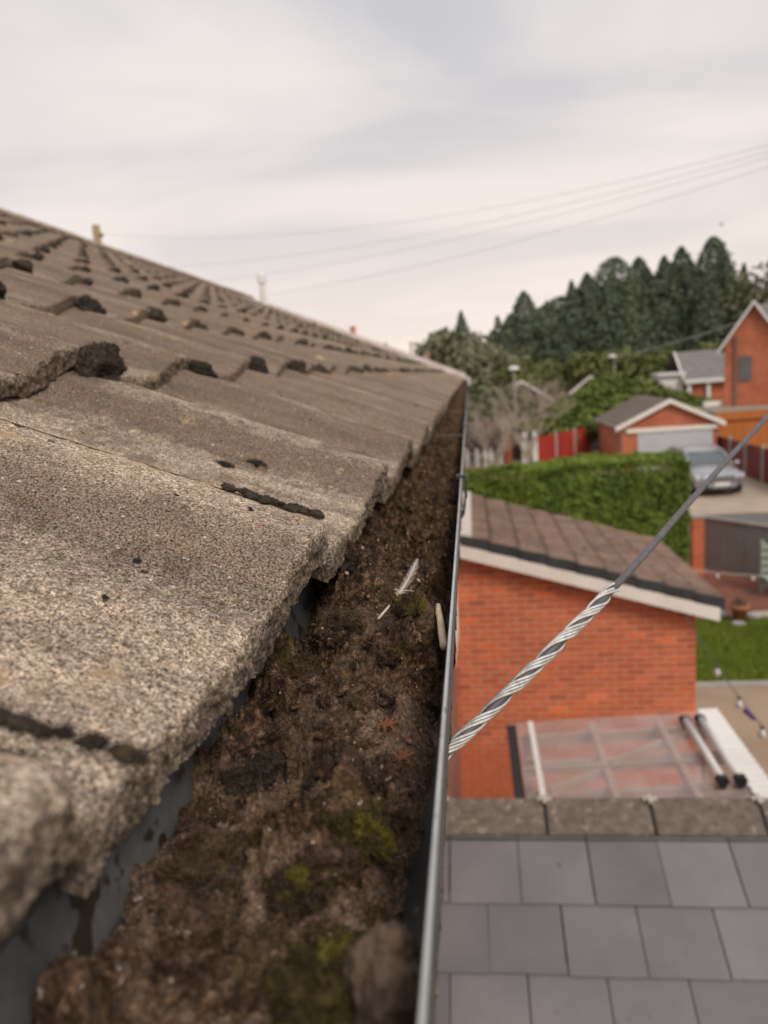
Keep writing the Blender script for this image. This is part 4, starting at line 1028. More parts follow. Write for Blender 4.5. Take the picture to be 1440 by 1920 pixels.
# conifers
def conifer_mesh(seed, n=20000, spires=9):
    r = np.random.default_rng(seed); P = []; Nn = []
    for s in range(spires):
        main = s < 2; ex_ = r.uniform(.42, .95)
        ox, oy = (0,0) if s == 0 else r.normal(0,.20,2); ht = 1.0 if s == 0 else r.uniform(.62,.93); rad = r.uniform(.36,.44) if main else r.uniform(.16,.28)
        m_ = n//4 if main else n//(2*(spires-2)); t = r.random(m_)**.75; a = r.uniform(0,2*math.pi,m_)
        lump = 1+.75*fbm(np.stack([np.cos(a)*2+s, np.sin(a)*2, t*9],1), 1.7, 4, seed+s, .7)
        rr = rad*(np.clip(1-t,0,1)**ex_)*np.clip(lump,.35,2)*r.uniform(.45,1.05,m_)**.5 + .006
        P.append(np.stack([ox+rr*np.cos(a), oy+rr*np.sin(a), t*ht],1)); Nn.append(np.stack([np.cos(a),np.sin(a),np.full(m_,.5)],1))
    P = np.concatenate(P)
    V, Fq = leaf_cloud(P, np.concatenate(Nn)+np.array([0,0,.3]), .032, seed+9, .45, 1.6)
    return npmesh('crown', V, Fq, M_conif, False)
cms = [conifer_mesh(s, 17000, 6+s % 5) for s in range(81, 88)]
trm = MB().tube([(0,0,0),(0,0,.5),(0,0,.9)], [.022,.014,.003], 7).mesh('trunk', M_bark)
def tree_root(name, loc, sx, sz, crown, label, group, rot=0):
    o = empty(name, loc, label, 'tree', group); o.scale = (sx, sx, sz); o.rotation_euler = (math.sin(rot*7)*.035, math.cos(rot*5)*.035, rot)
    link('trunk', trm, o); link('crown', crown, o); return o
CON = [(2.6,86,9.6,8.5,'smallest dark conifer at the low end of the evergreen row'),(4.6,88,11.2,10,'second lowest conifer of the evergreen row'),(6.7,84,13.2,12,'dark conifer with a single peak above the low end of the row'),(9.4,87,12.0,13,'squat dark conifer in a dip of the evergreen row'),
       (12.4,85,14.6,13,'pointed dark conifer beside the dip in the row'),(14.4,88,13.6,13,None),(16.1,84,15.9,12,None),(18.8,87,16.1,13,None),(20.7,85,15.7,12,None),(23.2,86,16.6,13,None),(25.8,84,17.0,13,'tallest dark conifer of the evergreen row'),(27.6,87,15.9,12,'last dark conifer of the row beside the thin pale trees'),(8.0,90,11.8,16,None),(10.8,91,13.0,17,None),(13.4,90,13.6,16,None),(17.5,91,14.8,17,None),(19.8,92,15.2,17,None),(22.2,90,15.4,17,None),(24.6,91,15.6,17,None)]
for i, (x, y, h, wd, lab) in enumerate(CON):
    tree_root('conifer', (x, y, 0), wd, h, cms[i*3 % 7], lab or 'dark conifer merged into the dense middle of the evergreen row', 'row of dark conifers', i*1.3)
tree_root('conifer', (-.5, 92, 0), 9, 12.3, cms[1], 'lone dark conifer tip standing apart from the evergreen row', None, .4)
def broad_mesh(name, seed, m, n=5000, leaf=.07):
    r = np.random.default_rng(seed); C_ = r.normal(0,1,(16,3)); C_ /= np.linalg.norm(C_,axis=1)[:,None]; C_ *= r.uniform(.15,.36,(16,1)); C_[:,2] = C_[:,2]*.75+.58
    ci = r.integers(0,16,n); d = r.normal(0,1,(n,3)); d /= np.linalg.norm(d,axis=1)[:,None]
    P = C_[ci] + d*(.19*r.uniform(.6,1.05,n)**.5)[:,None]
    V, Fq = leaf_cloud(P, d, leaf, seed+3, .6, .8); return npmesh(name, V, Fq, m, False)
bm_d = [broad_mesh('crown', 90, M_decid), broad_mesh('crown', 91, M_pale), broad_mesh('crown', 92, M_shrub)]
sparse = broad_mesh('crown', 95, M_pale, 1500, .05)
BT = [(-1.6,74,9.6,9.5,1,'pale olive tree in front of the lone conifer'), (1.8,70,7.9,9,1,'pale olive tree at the end of the conifer row'),
      (9.4,66,6.3,8,0,'mid green rounded tree in front of the conifers by the lamp'), (14.0,70,6.6,8,0,'mid green tree below the tallest conifers'),
      (18.5,72,6.0,7,2,'bright green low tree behind the white garage'), (-9.5,80,9.0,10,0,'green tree top showing over the far neighbour roof'),
      (22,74,6.5,8,0,'green tree behind the grey bungalow roof'), (5.2,68,6.2,7,0,'dull green tree below the first dark conifers')]
for x, y, h, wd, k, lab in BT: tree_root('broadleaf_tree', (x,y,0), wd, h, bm_d[k], lab, None, x)
tree_root('broadleaf_tree', (30.5,80,0), 11, 16.2, sparse, 'thin pale leafed tree with sky showing through beside the conifers', None, .3)
tree_root('broadleaf_tree', (33.5,82,0), 12, 15.5, sparse, 'thin pale leafed tree partly hidden behind the brick gable house', None, 2.3)
SH = [(.2,45,4.6,4.5,1,'tall olive shrub behind the bare trees, beside the tiled roof end'), (2.0,47,4.7,4.2,1,'olive shrub behind the street lamp with broad lantern'), (3.6,50,3.8,4.5,1,'low olive shrub in front of the far brown bungalow'), (5.0,44,2.9,5.5,2,'round green shrub behind the red fence'), (7.0,47,4.0,5.5,2,'bushy green shrub behind the far garage'), (9.2,49,4.9,6,2,'tall yellow green shrub behind the far garage'),
      (11.5,52,4.6,6,0,'dull green shrub between the far garage and the bungalow'), (15,56,3.2,5,2,'low green shrub in front of the bungalow')]
for x, y, h, wd, k, lab in SH:
    o = empty('shrub', (x,y,-.3), lab, 'shrub', None); o.scale = (wd,wd,h); link('stem', trm, o); link('foliage', bm_d[k], o)
fw = []
r = np.random.default_rng(99); n = 30000
P = np.stack([r.uniform(-60,70,n), r.uniform(120,135,n), 0*r.random(n)],1); top_ = 7.0+2.2*fbm(P*np.array([1,0,0]),.18,3,99); P[:,2] = r.random(n)**.6*top_
V, Fq = leaf_cloud(P, np.tile(np.array([0,-.6,.7]),(n,1)), 1.3, 98, .7, .7)
tag(link('wood', npmesh('wood', V, Fq, M_decid, False)), 'hazy green belt of far trees along the skyline', 'wood', kind='stuff')
# bare tree
M_twig = mat('pale_bare_bark', (.50,.42,.33), (.38,.31,.24), 6, .9)
def bare_tree(name, loc, h, seed, label, spread=.45, n0=9):
    rnd = random.Random(seed); root = empty(name, loc, label, 'tree'); tr_ = MB(); br = MB()
    tr_.tube([(0,0,0),(0,0,h*.18),(.02,0,h*.3)], [.11,.09,.07], 8)
    def grow(p, d, l, rad, lev):
        q = p + d*l; mid = p.lerp(q,.5)+Vector((rnd.uniform(-1,1),rnd.uniform(-1,1),0))*l*.06
        br.tube([p, mid, q], [rad, rad*.8, rad*.55], 5, False)
        if lev == 0: return
        for _ in range(3 if lev > 1 else 4):
            dd = (d + Vector((rnd.gauss(0,spread), rnd.gauss(0,spread), rnd.gauss(.06,spread*.7)))).normalized()
            grow(q if rnd.random() < .6 else mid.lerp(q,.5), dd, l*rnd.uniform(.6,.85), rad*.55, lev-1)
    for i in range(n0):
        a = i*2.4; grow(Vector((0,0,h*rnd.uniform(.15,.3))), Vector((math.cos(a)*spread, math.sin(a)*spread, 1)).normalized(), h*.33, .05, 4)
    cpt0 = tr_.build('trunk', M_twig, root); br.build('branches', M_twig, root); return root
bare_tree('bare_tree', (.9,33,0), 3.3, 5, 'pale bare branched tree behind the hedge by white balusters', .5, 6)
bare_tree('bare_tree', (2.5,35,0), 4.0, 9, 'taller pale bare tree near the lamp post', .42, 6)
# low twiggy grey bush
r = np.random.default_rng(105); n = 5000; d = r.normal(0,1,(n,3)); d /= np.linalg.norm(d,axis=1)[:,None]
P = d*r.uniform(.5,1,n)[:,None]**.5*np.array([1.3,.8,.62]) + np.array([.35,34,2.35])
V, Fq = leaf_cloud(P, d, .26, 106, .12, .9)
o = link('grey_bush', npmesh('grey_bush', V, Fq, mat('grey_twigs', (.36,.28,.25), (.25,.19,.165), 3, .9), False)); tag(o, 'leafless grey brown twiggy bush above the white balusters', 'bush')

# ------------------------------------------------------------------ other houses and garages
M_bgroof = mat('grey_roof_tile', (.25,.23,.22), (.19,.175,.17), 2, .85)
M_brroof = mat('far_brown_tile', (.21,.165,.135), (.15,.12,.10), 2.2, .9, rnd=.05)
M_pink = mat('pink_brown_tile', (.40,.26,.21), (.33,.21,.17), 3, .85)
# far garage
fg = empty('gable_garage', (9.08,39,0), 'brick double garage with white bargeboards and pale up and over door', 'garage')
gx0, gx1, gy0, gy1, ge, gr = 6.95, 11.2, 36.0, 42.4, 2.22, 3.30; gm_ = 9.08
cpt(MB().prism([(gx0,0),(gx1,0),(gx1,ge),(gm_,gr-.12),(gx0,ge)], gy0, gy1).build('wall', M_brickfar), fg)
for s, xe in ((-1, gx0-.32), (1, gx1+.32)):
    rf = stepped_slope((xe,gy0-.22,ge-.10),(xe,gy1,ge-.10),(gm_-xe,0,gr+.02-(ge-.10)),8,.05); cpt(rf.build('roof_slope', M_brroof), fg)
    cpt(MB().add([(xe,gy0-.26,ge-.24),(gm_,gy0-.26,gr-.14),(gm_,gy0-.26,gr+.06),(xe,gy0-.26,ge-.03),(xe,gy0-.2,ge-.24),(gm_,gy0-.2,gr-.14),(gm_,gy0-.2,gr+.06),(xe,gy0-.2,ge-.03)],
        [(0,1,2,3),(7,6,5,4),(0,4,5,1),(1,5,6,2),(2,6,7,3),(3,7,4,0)]).build('bargeboard', M_white), fg)
cpt(MB().box(7.15,11.2,gy0-.12,gy0-.02,1.88,2.06).build('lintel_board', M_white), fg)
gd = cpt(MB().box(7.66,11.0,gy0-.05,gy0+.02,.02,1.875).build('garage_door', mat('pale_grey_door', (.50,.52,.55), (.45,.47,.50), 1.5, .5)), fg)
for i in range(1, 6):
    o = MB().box(7.68,10.98,gy0-.058,gy0-.049,.31*i-.008,.31*i+.008).build('door_groove', M_greyfence, gd); o.matrix_parent_inverse = gd.matrix_parent_inverse.copy()
cpt(MB().tube([(gx0-.05,gy0-.06,2.0),(gx0-.05,gy0-.06,0)], .045, 8).build('downpipe', M_greyfence), fg)
# orange clad flat roofed garage
og = empty('flat_roofed_garage', (14.5,38.5,0), 'flat roofed garage with orange stained boarding beside the gable garage', 'garage')
M_orange = mat('orange_stain', (.50,.155,.035), (.42,.125,.028), 3, .7, stretch=(4,4,.3), rnd=.05)
cpt(MB().box(11.55,18,37.0,40.4,0,2.3).build('wall', M_orange), og)
for i in range(9):
    cpt(MB().box(11.56+i*.62,12.17+i*.62,36.975,36.998,.02,2.18).build('board', M_orange), og)
cpt(MB().box(11.4,18.2,36.85,36.94,2.14,2.5).build('fascia', M_orange), og)
cpt(MB().box(11.3,18.2,36.95,40.5,2.44,2.56).build('flat_roof', mat('felt_roof', (.33,.28,.22), (.27,.23,.18), 1.5, .9)), og)
cpt(MB().box(11.9,13.1,40.2,40.6,2.6,2.85).build('roof_light', M_whited), og)
# two storey house on the right
rh = empty('gable_house', (16.5,43,0), 'two storey red brick house with white barge gable and narrow window', 'house')
cpt(MB().prism([(12.75,0),(17.4,0),(17.4,5.25),(15.1,8.05),(14.0,7.55),(12.75,5.25)][:3]+[(15.05,7.5)]+[(12.75,5.25)], 40.5, 48).build('wall', M_brickfar), rh) if False else None
pkx, pkz, ex, ez = 14.08, 7.62, 12.50, 5.30
sl = (pkz-ez)/(pkx-ex); wxr = pkx+(pkx-12.78)
cpt(MB().prism([(12.78,0),(wxr,0),(wxr,ez+.28),(pkx,pkz-.14),(12.78,ez+.28)], 40.0, 46).build('wall', M_brickfar), rh)
for s in (-1, 1):
    xe = pkx + s*(pkx-ex)
    cpt(stepped_slope((xe,39.75,ez),(xe,46,ez),(pkx-xe,0,pkz-ez),9,.05).build('roof_slope', M_bgroof), rh)
    cpt(MB().add([(xe,39.68,ez-.10),(pkx,39.68,pkz-.12),(pkx,39.68,pkz+.07),(xe,39.68,ez+.09),(xe,39.74,ez-.10),(pkx,39.74,pkz-.12),(pkx,39.74,pkz+.07),(xe,39.74,ez+.09)],
        [(0,1,2,3),(7,6,5,4),(0,4,5,1),(1,5,6,2),(2,6,7,3),(3,7,4,0)]).build('bargeboard', M_whited), rh)
cpt(MB().box(pkx+.2,24,42.2,50,0,5.2).build('wall', M_brickfar), rh)
cpt(stepped_slope((pkx-.3,41.9,5.2),(24.2,41.9,5.2),(0,4.0,2.55),10,.06).build('roof_slope', M_bgroof), rh)
cpt(stepped_slope((24.2,50,5.2),(pkx-.3,50,5.2),(0,-4.1,2.55),10,.06).build('roof_slope', M_bgroof), rh)
wf = cpt(MB().box(13.46,14.02,39.95,40.02,3.80,5.02).build('window', M_greyfence), rh)
for (a_, b__) in ((13.52,13.72),(13.77,13.96)):
    o = MB().box(a_,b__,39.94,39.951,3.88,4.95).build('pane', M_glass, wf); o.matrix_parent_inverse = wf.matrix_parent_inverse.copy()
cpt(MB().tube([(13.28,39.93,6.0),(13.28,39.93,2.5)], .055, 8).build('downpipe', M_greyfence), rh)
rh.matrix_world = Matrix.Translation((12.78,40,0)) @ Matrix.Rotation(R(-21), 4, 'Z') @ Matrix.Translation((-12.78,-40,0)) @ Matrix.Translation(rh.location)
# grey roofed bungalow and white garage behind
bh = empty('bungalow', (18,63,0), 'far bungalow with grey roof, white fascia and corner post', 'bungalow')
cpt(MB().box(16.5,25,60.2,67,0,3.3).build('wall', M_brickfar), bh)
cpt(stepped_slope((16.2,59.8,3.45),(25,59.8,3.45),(.15,3.4,2.1),8,.06).build('roof_slope', M_bgroof), bh)
cpt(stepped_slope((25,67.0,3.45),(16.2,67.0,3.45),(.0,-3.7,2.1),8,.06).build('roof_slope', M_bgroof), bh)
cpt(MB().box(16.2,25,59.66,59.78,3.18,3.47).build('fascia', M_whited), bh)
for x in (16.5, 17.9): cpt(MB().box(x,x+.25,59.9,60.15,0,3.3).build('porch_post', M_whited), bh)
cpt(MB().bar((16.18,59.8,3.5),(16.33,63.2,5.6),.12,.10).build('verge_trim', M_whited), bh)
o = MB().box(14.6,16.3,60.5,63,0,3.85); o.box(14.4,16.45,60.2,63.2,3.85,4.05)
o = o.build('white_garage', M_whited); tag(o, 'low white flat roofed garage left of the far bungalow', 'garage')
# next house in our row: its white verge rises over the far end of the roof
nh = empty('neighbour_house', (-4,19,0), 'next house in the row with pinkish tiles and white verge', 'house')
nsl = .428; ny = 15.6
nz = lambda x: 5.08 + (-.06-x)*nsl
rx2 = -4.0
cpt(MB().prism([(2*rx2+.5,0),(-.5,0),(-.5,nz(-.5)-.16),(rx2,nz(rx2)-.16),(2*rx2+.5,nz(-.5)-.16)], ny+.25, 24).build('wall', M_brickbrown), nh)
cpt(stepped_slope((-.06,ny+.02,5.02),(-.06,24.2,5.02),(rx2+.06,0,nz(rx2)-5.08),12,.05).build('roof_slope', M_pink), nh)
cpt(stepped_slope((2*rx2+.06,24.2,5.02),(2*rx2+.06,ny+.02,5.02),(-rx2-.06,0,nz(rx2)-5.08),12,.05).build('roof_slope', M_pink), nh)
for s in (0, 1):
    xe = -.06 if s == 0 else 2*rx2+.06
    cpt(MB().add([(xe,ny-.03,4.99),(rx2,ny-.03,nz(rx2)-.09),(rx2,ny-.03,nz(rx2)+.10),(xe,ny-.03,5.17),(xe,ny+.02,4.99),(rx2,ny+.02,nz(rx2)-.09),(rx2,ny+.02,nz(rx2)+.10),(xe,ny+.02,5.17)],
        [(0,1,2,3),(7,6,5,4),(0,4,5,1),(1,5,6,2),(2,6,7,3),(3,7,4,0)]).build('verge_trim', mat('pinkish_white_trim', (.86,.75,.71), rough=.5) if s == 0 else M_whited), nh)
cpt(MB().box(-.10,.02,ny+.05,24.2,4.93,5.03).build('eaves_gutter', M_whited), nh)
for (x, y, h, m_) in ((-1.20,16.6,.34,M_whited),(-.88,16.6,.22,M_pink)):
    cpt(MB().lathe((x,y,nz(x)-.03), [(.05,0),(.05,h),(.065,h),(.065,h+.05)], 10).build('vent_pipe', m_), nh)
cpt(MB().lathe((-2.9,19.5,nz(-2.9)-.05), [(.08,0),(.07,.22),(.08,.24),(.08,.30)], 12).build('chimney_pot', mat('terracotta', (.55,.22,.10), (.45,.17,.08), 5, .8)), nh)
# flue on our far verge
fl = empty('flue_pipe', (-3.45,12.4,6.55), 'white flue pipe with lead flashing on the far end of the tiled roof', 'flue')
cpt(MB().lathe((-3.30,12.45,6.42), [(.055,0),(.055,.40),(.03,.41),(.03,.44),(.075,.44),(.075,.56),(.05,.60)], 12).build('pipe', M_whited), fl)
cpt(MB().lathe((-3.30,12.45,6.38), [(.20,0),(.15,.06),(.075,.14)], 12).build('flashing', M_lead), fl)

# ------------------------------------------------------------------ fences, pillars, posts
def fence_panel_run(name, pts, h, m, postm, label, nb=9, group=None):
    a, c = Vector(pts[0]), Vector(pts[1]); r0 = empty(name, a, label, 'fence', group)
    npan = max(1, round((c-a).length/1.85)); d = (c-a)/npan
    for i in range(npan+1): p = a+d*i; cpt(MB().box(p.x-.06,p.x+.06,p.y-.06,p.y+.06,0,h+.12).build('post', postm), r0)
    for i in range(npan):
        for k in range(nb):
            p, q = a+d*(i+.04+.92*k/nb), a+d*(i+.04+.92*(k+.96)/nb)
            nr_ = Vector((d.y,-d.x,0)).normalized()*(.008 if k % 2 else -.004)
            b = MB().bar(p+nr_+Vector((0,0,h*.5+.03)), q+nr_+Vector((0,0,h*.5+.03)), .02, h-.06); cpt(b.build('board', m), r0)
    return r0
fence_panel_run('red_fence', ((3.2,38.3,0),(6.7,43.2,0)), 1.72, M_redfence, M_concrete, 'bright red board fence with concrete posts before the far garage', 7)
fence_panel_run('dark_red_fence', ((11.42,36.7,0),(11.42,27.2,0)), 1.45, M_darkred, M_concrete, 'dark red board fence with concrete posts along the driveway', 7)
# grey gate panels and brick pier
bp = empty('brick_pier', (5.2,18.2,0), 'slim red brick pier beside the grey panels and hedge end', 'pier')
for i in range(19):
    for j in range(2):
        off = .0 if i % 2 else .0
        if i % 2: cpt(MB().box(5.08+j*.135,5.205+j*.135,18.0,18.27,.01+i*.075,.075+i*.075).build('brick', M_brick), bp)
        else: cpt(MB().box(5.08,5.34,18.0+j*.14,18.13+j*.14,.01+i*.075,.075+i*.075).build('brick', M_brick), bp)
cpt(MB().box(5.088,5.332,18.008,18.262,0,1.43).build('mortar_core', M_mortar), bp)
cpt(MB().box(5.05,5.37,17.97,18.30,1.432,1.50).build('cap', M_concrete), bp)
gf = empty('grey_panel_fence', (5.4,19,0), 'smooth grey panel fence beside the brick pier', 'fence')
for i in range(5):
    p, q = Vector((5.42+i*.27,18.95-i*.36,.66)), Vector((5.42+(i+.97)*.27,18.95-(i+.97)*.36,.66))
    cpt(MB().bar(p, q, .04, 1.22).build('panel', mat('grey_panel_paint', (.30,.29,.28), (.25,.24,.235), 2, .6) if 'grey_panel_paint' not in MATS else MATS['grey_panel_paint']), gf)
cpt(MB().bar((5.36,19.02,1.30),(6.80,17.1,1.30),.10,.04).build('top_rail', M_concrete), gf)
sb = empty('slatted_bench', (6.35,16.6,0), 'pale green slatted bench back at the edge of the red paving', 'bench')
for i in range(6): cpt(MB().box(6.06,7.2,16.45,16.49,.16+i*.17,.27+i*.17).build('slat', mat('pale_green_paint', (.36,.42,.36), rough=.6) if i == 0 else MATS['pale_green_paint']), sb)
for x in (6.07, 7.12): cpt(MB().box(x,x+.07,16.5,16.57,0,1.2).build('leg', MATS['pale_green_paint']), sb)
cpt(MB().box(6.06,7.2,16.0,16.44,.40,.44).build('seat', MATS['pale_green_paint']), sb)
# flower pot and rockery stones
pot = empty('flower_pot', (5.05,14.75,0), 'terracotta pot with pink heather at the lawn edge', 'flower pot')
cpt(MB().lathe((5.05,14.75,.02), [(.10,0),(.155,.26),(.185,.26),(.185,.33),(.15,.33),(.14,.28)], 16).build('pot', MATS['terracotta'], None, True), pot)
r = np.random.default_rng(120); n = 500; d = r.normal(0,1,(n,3)); d[:,2] = np.abs(d[:,2]); d /= np.linalg.norm(d,axis=1)[:,None]
V, Fq = leaf_cloud(d*r.uniform(.4,1,n)[:,None]*np.array([.15,.15,.16])+np.array([5.05,14.75,.33]), d, .05, 121)
cpt(link('plant', npmesh('plant', V, Fq, mat('pink_heather', (.30,.15,.16), (.09,.11,.04), 14, .8), False)), pot)
for i, (x, y, s, lab) in enumerate(((4.72,15.05,.16,'pale rock at the lawn edge on the house side of the pot'),(5.35,14.9,.14,'pale rock at the lawn edge just past the pot'),(5.62,14.95,.12,'small rock farthest along the lawn edge from the pot'),(4.95,14.5,.10,'low flat rock in front of the pot'))):
    o = link('rock', lump_mesh('rock', M_concrete, (s*1.3,s,s*.7), 700+i, 3, .4, 1.4)); o.location = (x,y,s*.35); tag(o, lab, 'rock')
# white balustrade with brick pillar
bl = empty('white_balustrade', (1,36,0), 'white turned balusters and posts on a low brick wall beyond the hedge', 'balustrade')
cpt(MB().box(-1.6,3.2,35.95,36.25,0,.62).build('low_wall', M_brickfar), bl)
bprof = [(.10,0),(.10,.10),(.06,.14),(.13,.42),(.07,.72),(.06,.9),(.10,1.0),(.10,1.12)]
bmsh = MB().lathe((0,0,0), bprof, 12).mesh('baluster', M_whited, True)
for x in (-1.3,-.8,-.28,.20,.60,.86,1.38):
    o = link('baluster', bmsh, bl); o.location = Vector((x,36.1,.62)) - Vector(bl.location); o.scale = (1.0,1.0,1.15)
for x, wd in ((2.50,.17),(2.95,.13)):
    q = cpt(MB().box(x-wd,x+wd,35.95,36.25,.62,1.75).build('white_post', M_whited), bl); 
    cpt(MB().lathe((x,36.1,1.752), [(wd*.6,0),(wd*1.1,.18),(wd*.9,.36),(.03,.46)], 12).build('finial', M_whited, None, True), bl)
cpt(MB().box(1.48,1.86,35.9,36.3,.622,1.95).build('brick_pillar', M_brickfar), bl)
# back boundary clutter: low sheds and roofs between garden trees
def shed(name, x0, x1, y0, y1, e_, rd, wallm, roofm, label, cat='house'):
    r0 = empty(name, ((x0+x1)/2,(y0+y1)/2,0), label, cat); mx = (x0+x1)/2
    cpt(MB().prism([(x0,0),(x1,0),(x1,e_),(mx,rd-.1),(x0,e_)], y0, y1).build('wall', wallm), r0)
    for xe in (x0-.25, x1+.25):
        cpt(stepped_slope((xe,y0-.2,e_-.1),(xe,y1,e_-.1),(mx-xe,0,rd-e_+.1),7,.05).build('roof_slope', roofm), r0)
        cpt(MB().add([(xe,y0-.25,e_-.22),(mx,y0-.25,rd-.13),(mx,y0-.25,rd+.06),(xe,y0-.25,e_-.03),(xe,y0-.2,e_-.22),(mx,y0-.2,rd-.13),(mx,y0-.2,rd+.06),(xe,y0-.2,e_-.03)],
            [(0,1,2,3),(7,6,5,4),(0,4,5,1),(1,5,6,2),(2,6,7,3),(3,7,4,0)]).build('bargeboard', M_whited), r0)
shed('bungalow', 1.6, 6.2, 58, 66, 2.6, 4.25, mat('brown_render', (.26,.19,.14), (.2,.15,.11), 2, .9), M_brroof, 'far brown bungalow with white barge gable behind the bare trees')
shed('bungalow', 7.6, 11.6, 62, 66, 2.6, 4.2, MATS['brown_render'], M_brroof, 'small far bungalow with white barge between shrubs')
shed('garden_shed', 4.0, 5.6, 45.5, 47.5, 1.9, 2.4, mat('dark_shed_wood', (.09,.06,.045), (.06,.04,.03), 4, .9), M_darkgrey, 'dark timber garden shed behind the red fence', 'shed')
fence_panel_run('dark_fence', ((-1.6,44.4,0),(5.8,44.4,0)), 2.0, MATS['dark_shed_wood'], M_concrete, 'dark timber boundary fence behind the bare trees', 5)
o = MB().lathe((5.35,42.5,0), [(.22,0),(.22,1.5),(.18,1.6),(.05,1.65)], 12).build('water_butt', mat('teal_plastic', (.16,.28,.26), rough=.5)); tag(o, 'slim teal water butt behind the red fence', 'water butt')
# lamp posts
def lamp(x, y, h, label, arm):
    r0 = empty('street_lamp', (x,y,0), label, 'street lamp')
    cpt(MB().tube([(x,y,0),(x,y,h*.3),(x,y,h)], [.075,.06,.045], 10).build('post', mat('lamp_post_grey', (.48,.44,.40), rough=.6) if 'lamp_post_grey' not in MATS else MATS['lamp_post_grey']), r0)
    cpt(MB().lathe((x+arm,y,h), [(.05,0),(.30,.06),(.33,.14),(.22,.26),(.05,.30)], 12).build('lantern', M_whited, None, True), r0)
lamp(2.62, 45, 5.05, 'street lamp with broad white lantern above the bare trees', 0)
lamp(11.1, 60, 5.45, 'thin street lamp with small hooded lantern in front of the conifers', -.15)
# telegraph poles and wires
def tpole(x, y, h, label):
    r0 = empty('telegraph_pole', (x,y,0), label, 'telegraph pole')
    cpt(MB().tube([(x,y,0),(x,y,h)], [.15,.10], 10).build('shaft', mat('yellowed_pole', (.50,.38,.20), (.38,.28,.15), 6, .85) if 'yellowed_pole' not in MATS else MATS['yellowed_pole']), r0)
    cpt(MB().box(x+.09,x+.16,y-.05,y+.05,h-.30,h-.22).build('wire_bracket', M_greyfence), r0)
tpole(-9.68, 20, 9.72, 'weathered telegraph pole top showing above the roof ridge')
tpole(6.3, 12.1, 8.55, 'telegraph pole beyond the garden where the overhead wires meet')
WR = [((-9.6,20,9.5),(6.3,12.1,8.445),.69,'overhead wire running to the telegraph pole above the ridge'), ((-7.2,18.2,8.2),(6.3,12.1,8.38),.40,'overhead wire dropping behind the ridge nearest the telegraph pole'),
      ((-6.2,18.2,7.78),(6.3,12.1,8.32),.30,'overhead wire dropping behind the ridge between its two neighbours'), ((-4.6,17.8,7.30),(6.3,12.1,8.26),.26,'lowest overhead wire dropping behind the roof by the flue')]
M_wire = mat('wire_grey', (.55,.53,.53), rough=.6)
for a, c, sag, lab in WR:
    a, c = Vector(a), Vector(c); b = MB().tube([a.lerp(c,t)-Vector((0,0,sag*4*t*(1-t))) for t in np.linspace(0,1,40)], .0035, 6)
    tag(b.build('overhead_wire', M_wire, None, True), lab, 'wire')
a, c = Vector((11.1,60,5.5)), Vector((16.2,34,7.9))
tag(MB().tube([a.lerp(c,t)-Vector((0,0,.3*4*t*(1-t))) for t in np.linspace(0,1,20)], .03, 6).build('overhead_wire', M_wire), 'thick wire from the thin street lamp towards the gable house', 'wire')
# bird
bd = MB().tube([(25.6,82,17.9),(25.75,82,17.95),(25.95,82,17.92)], [.03,.10,.02], 8); bd.add([(25.7,82,17.98),(25.8,82,17.96),(25.75,82.35,18.15)], [(0,1,2)]); bd.add([(25.7,82,17.98),(25.8,82,17.96),(25.75,81.65,18.15)], [(0,1,2)])
tag(bd.build('bird', M_blackpl), 'small dark bird flying above the tallest conifers', 'bird')

# ------------------------------------------------------------------ car on the driveway
M_paint = mat('silver_paint', (.52,.52,.54), (.48,.48,.50), 2, .28, metal=.7, spec=.6)
M_cglass = mat('car_glass', (.14,.16,.17), (.11,.13,.14), 1, .08, spec=.8)
M_chrome = mat('chrome', (.75,.75,.76), rough=.2, metal=.9)
car = empty('parked_car', (9.05,28.4,0), 'silver grey crossover car parked on the driveway before the pale garage door', 'car')
def loft(st, name, m, parent, smooth=True):
    # st: list of (y, [(x,z) half section from bottom centre outward to the top centre])
    V = []; n = len(st[0][1])*2
    for y, hs in st:
        ring = [(x,y,z) for x, z in hs] + [(-x,y,z) for x, z in hs[::-1]]; V += ring
    Fc = [(i*n+k, i*n+(k+1) % n, (i+1)*n+(k+1) % n, (i+1)*n+k) for i in range(len(st)-1) for k in range(n)]
    Fc += [tuple(range(n)), tuple(range((len(st)-1)*n, len(st)*n))[::-1]]
    o = MB().add(V, Fc).build(name, m, parent, smooth)
    mod = o.modifiers.new('sub', 'SUBSURF'); mod.levels = 2; mod.render_levels = 2
    return o
def sec(hw_, zb, zm, zt): return [(0,zb),(hw_*.82,zb),(hw_*.97,zb+.10),(hw_,zm),(hw_*.94,zt-.05),(hw_*.80,zt),(0,zt+.03)]
body = loft([(0.0,sec(.62,.36,.52,.74)),(.06,sec(.78,.27,.55,.84)),(.30,sec(.88,.24,.60,.93)),(.70,sec(.92,.24,.62,.99)),(1.15,sec(.93,.24,.64,1.05)),(2.2,sec(.93,.24,.66,1.08)),(3.4,sec(.93,.24,.68,1.10)),(4.1,sec(.90,.28,.70,1.10)),(4.40,sec(.80,.36,.70,1.05))], 'body', M_paint, car)
def csec(hw_, zb, zt): return [(0,zb),(hw_,zb),(hw_*.99,zb+.06),(hw_*.93,zb+(zt-zb)*.5),(hw_*.84,zt-.06),(hw_*.72,zt),(0,zt+.025)]
cab = loft([(1.12,csec(.80,1.0,1.06)),(1.25,csec(.82,1.0,1.16)),(1.75,csec(.83,1.0,1.52)),(2.1,csec(.83,1.0,1.62)),(3.2,csec(.83,1.0,1.63)),(3.9,csec(.80,1.0,1.50)),(4.3,csec(.74,1.0,1.10))], 'cabin_glass', M_cglass, car)
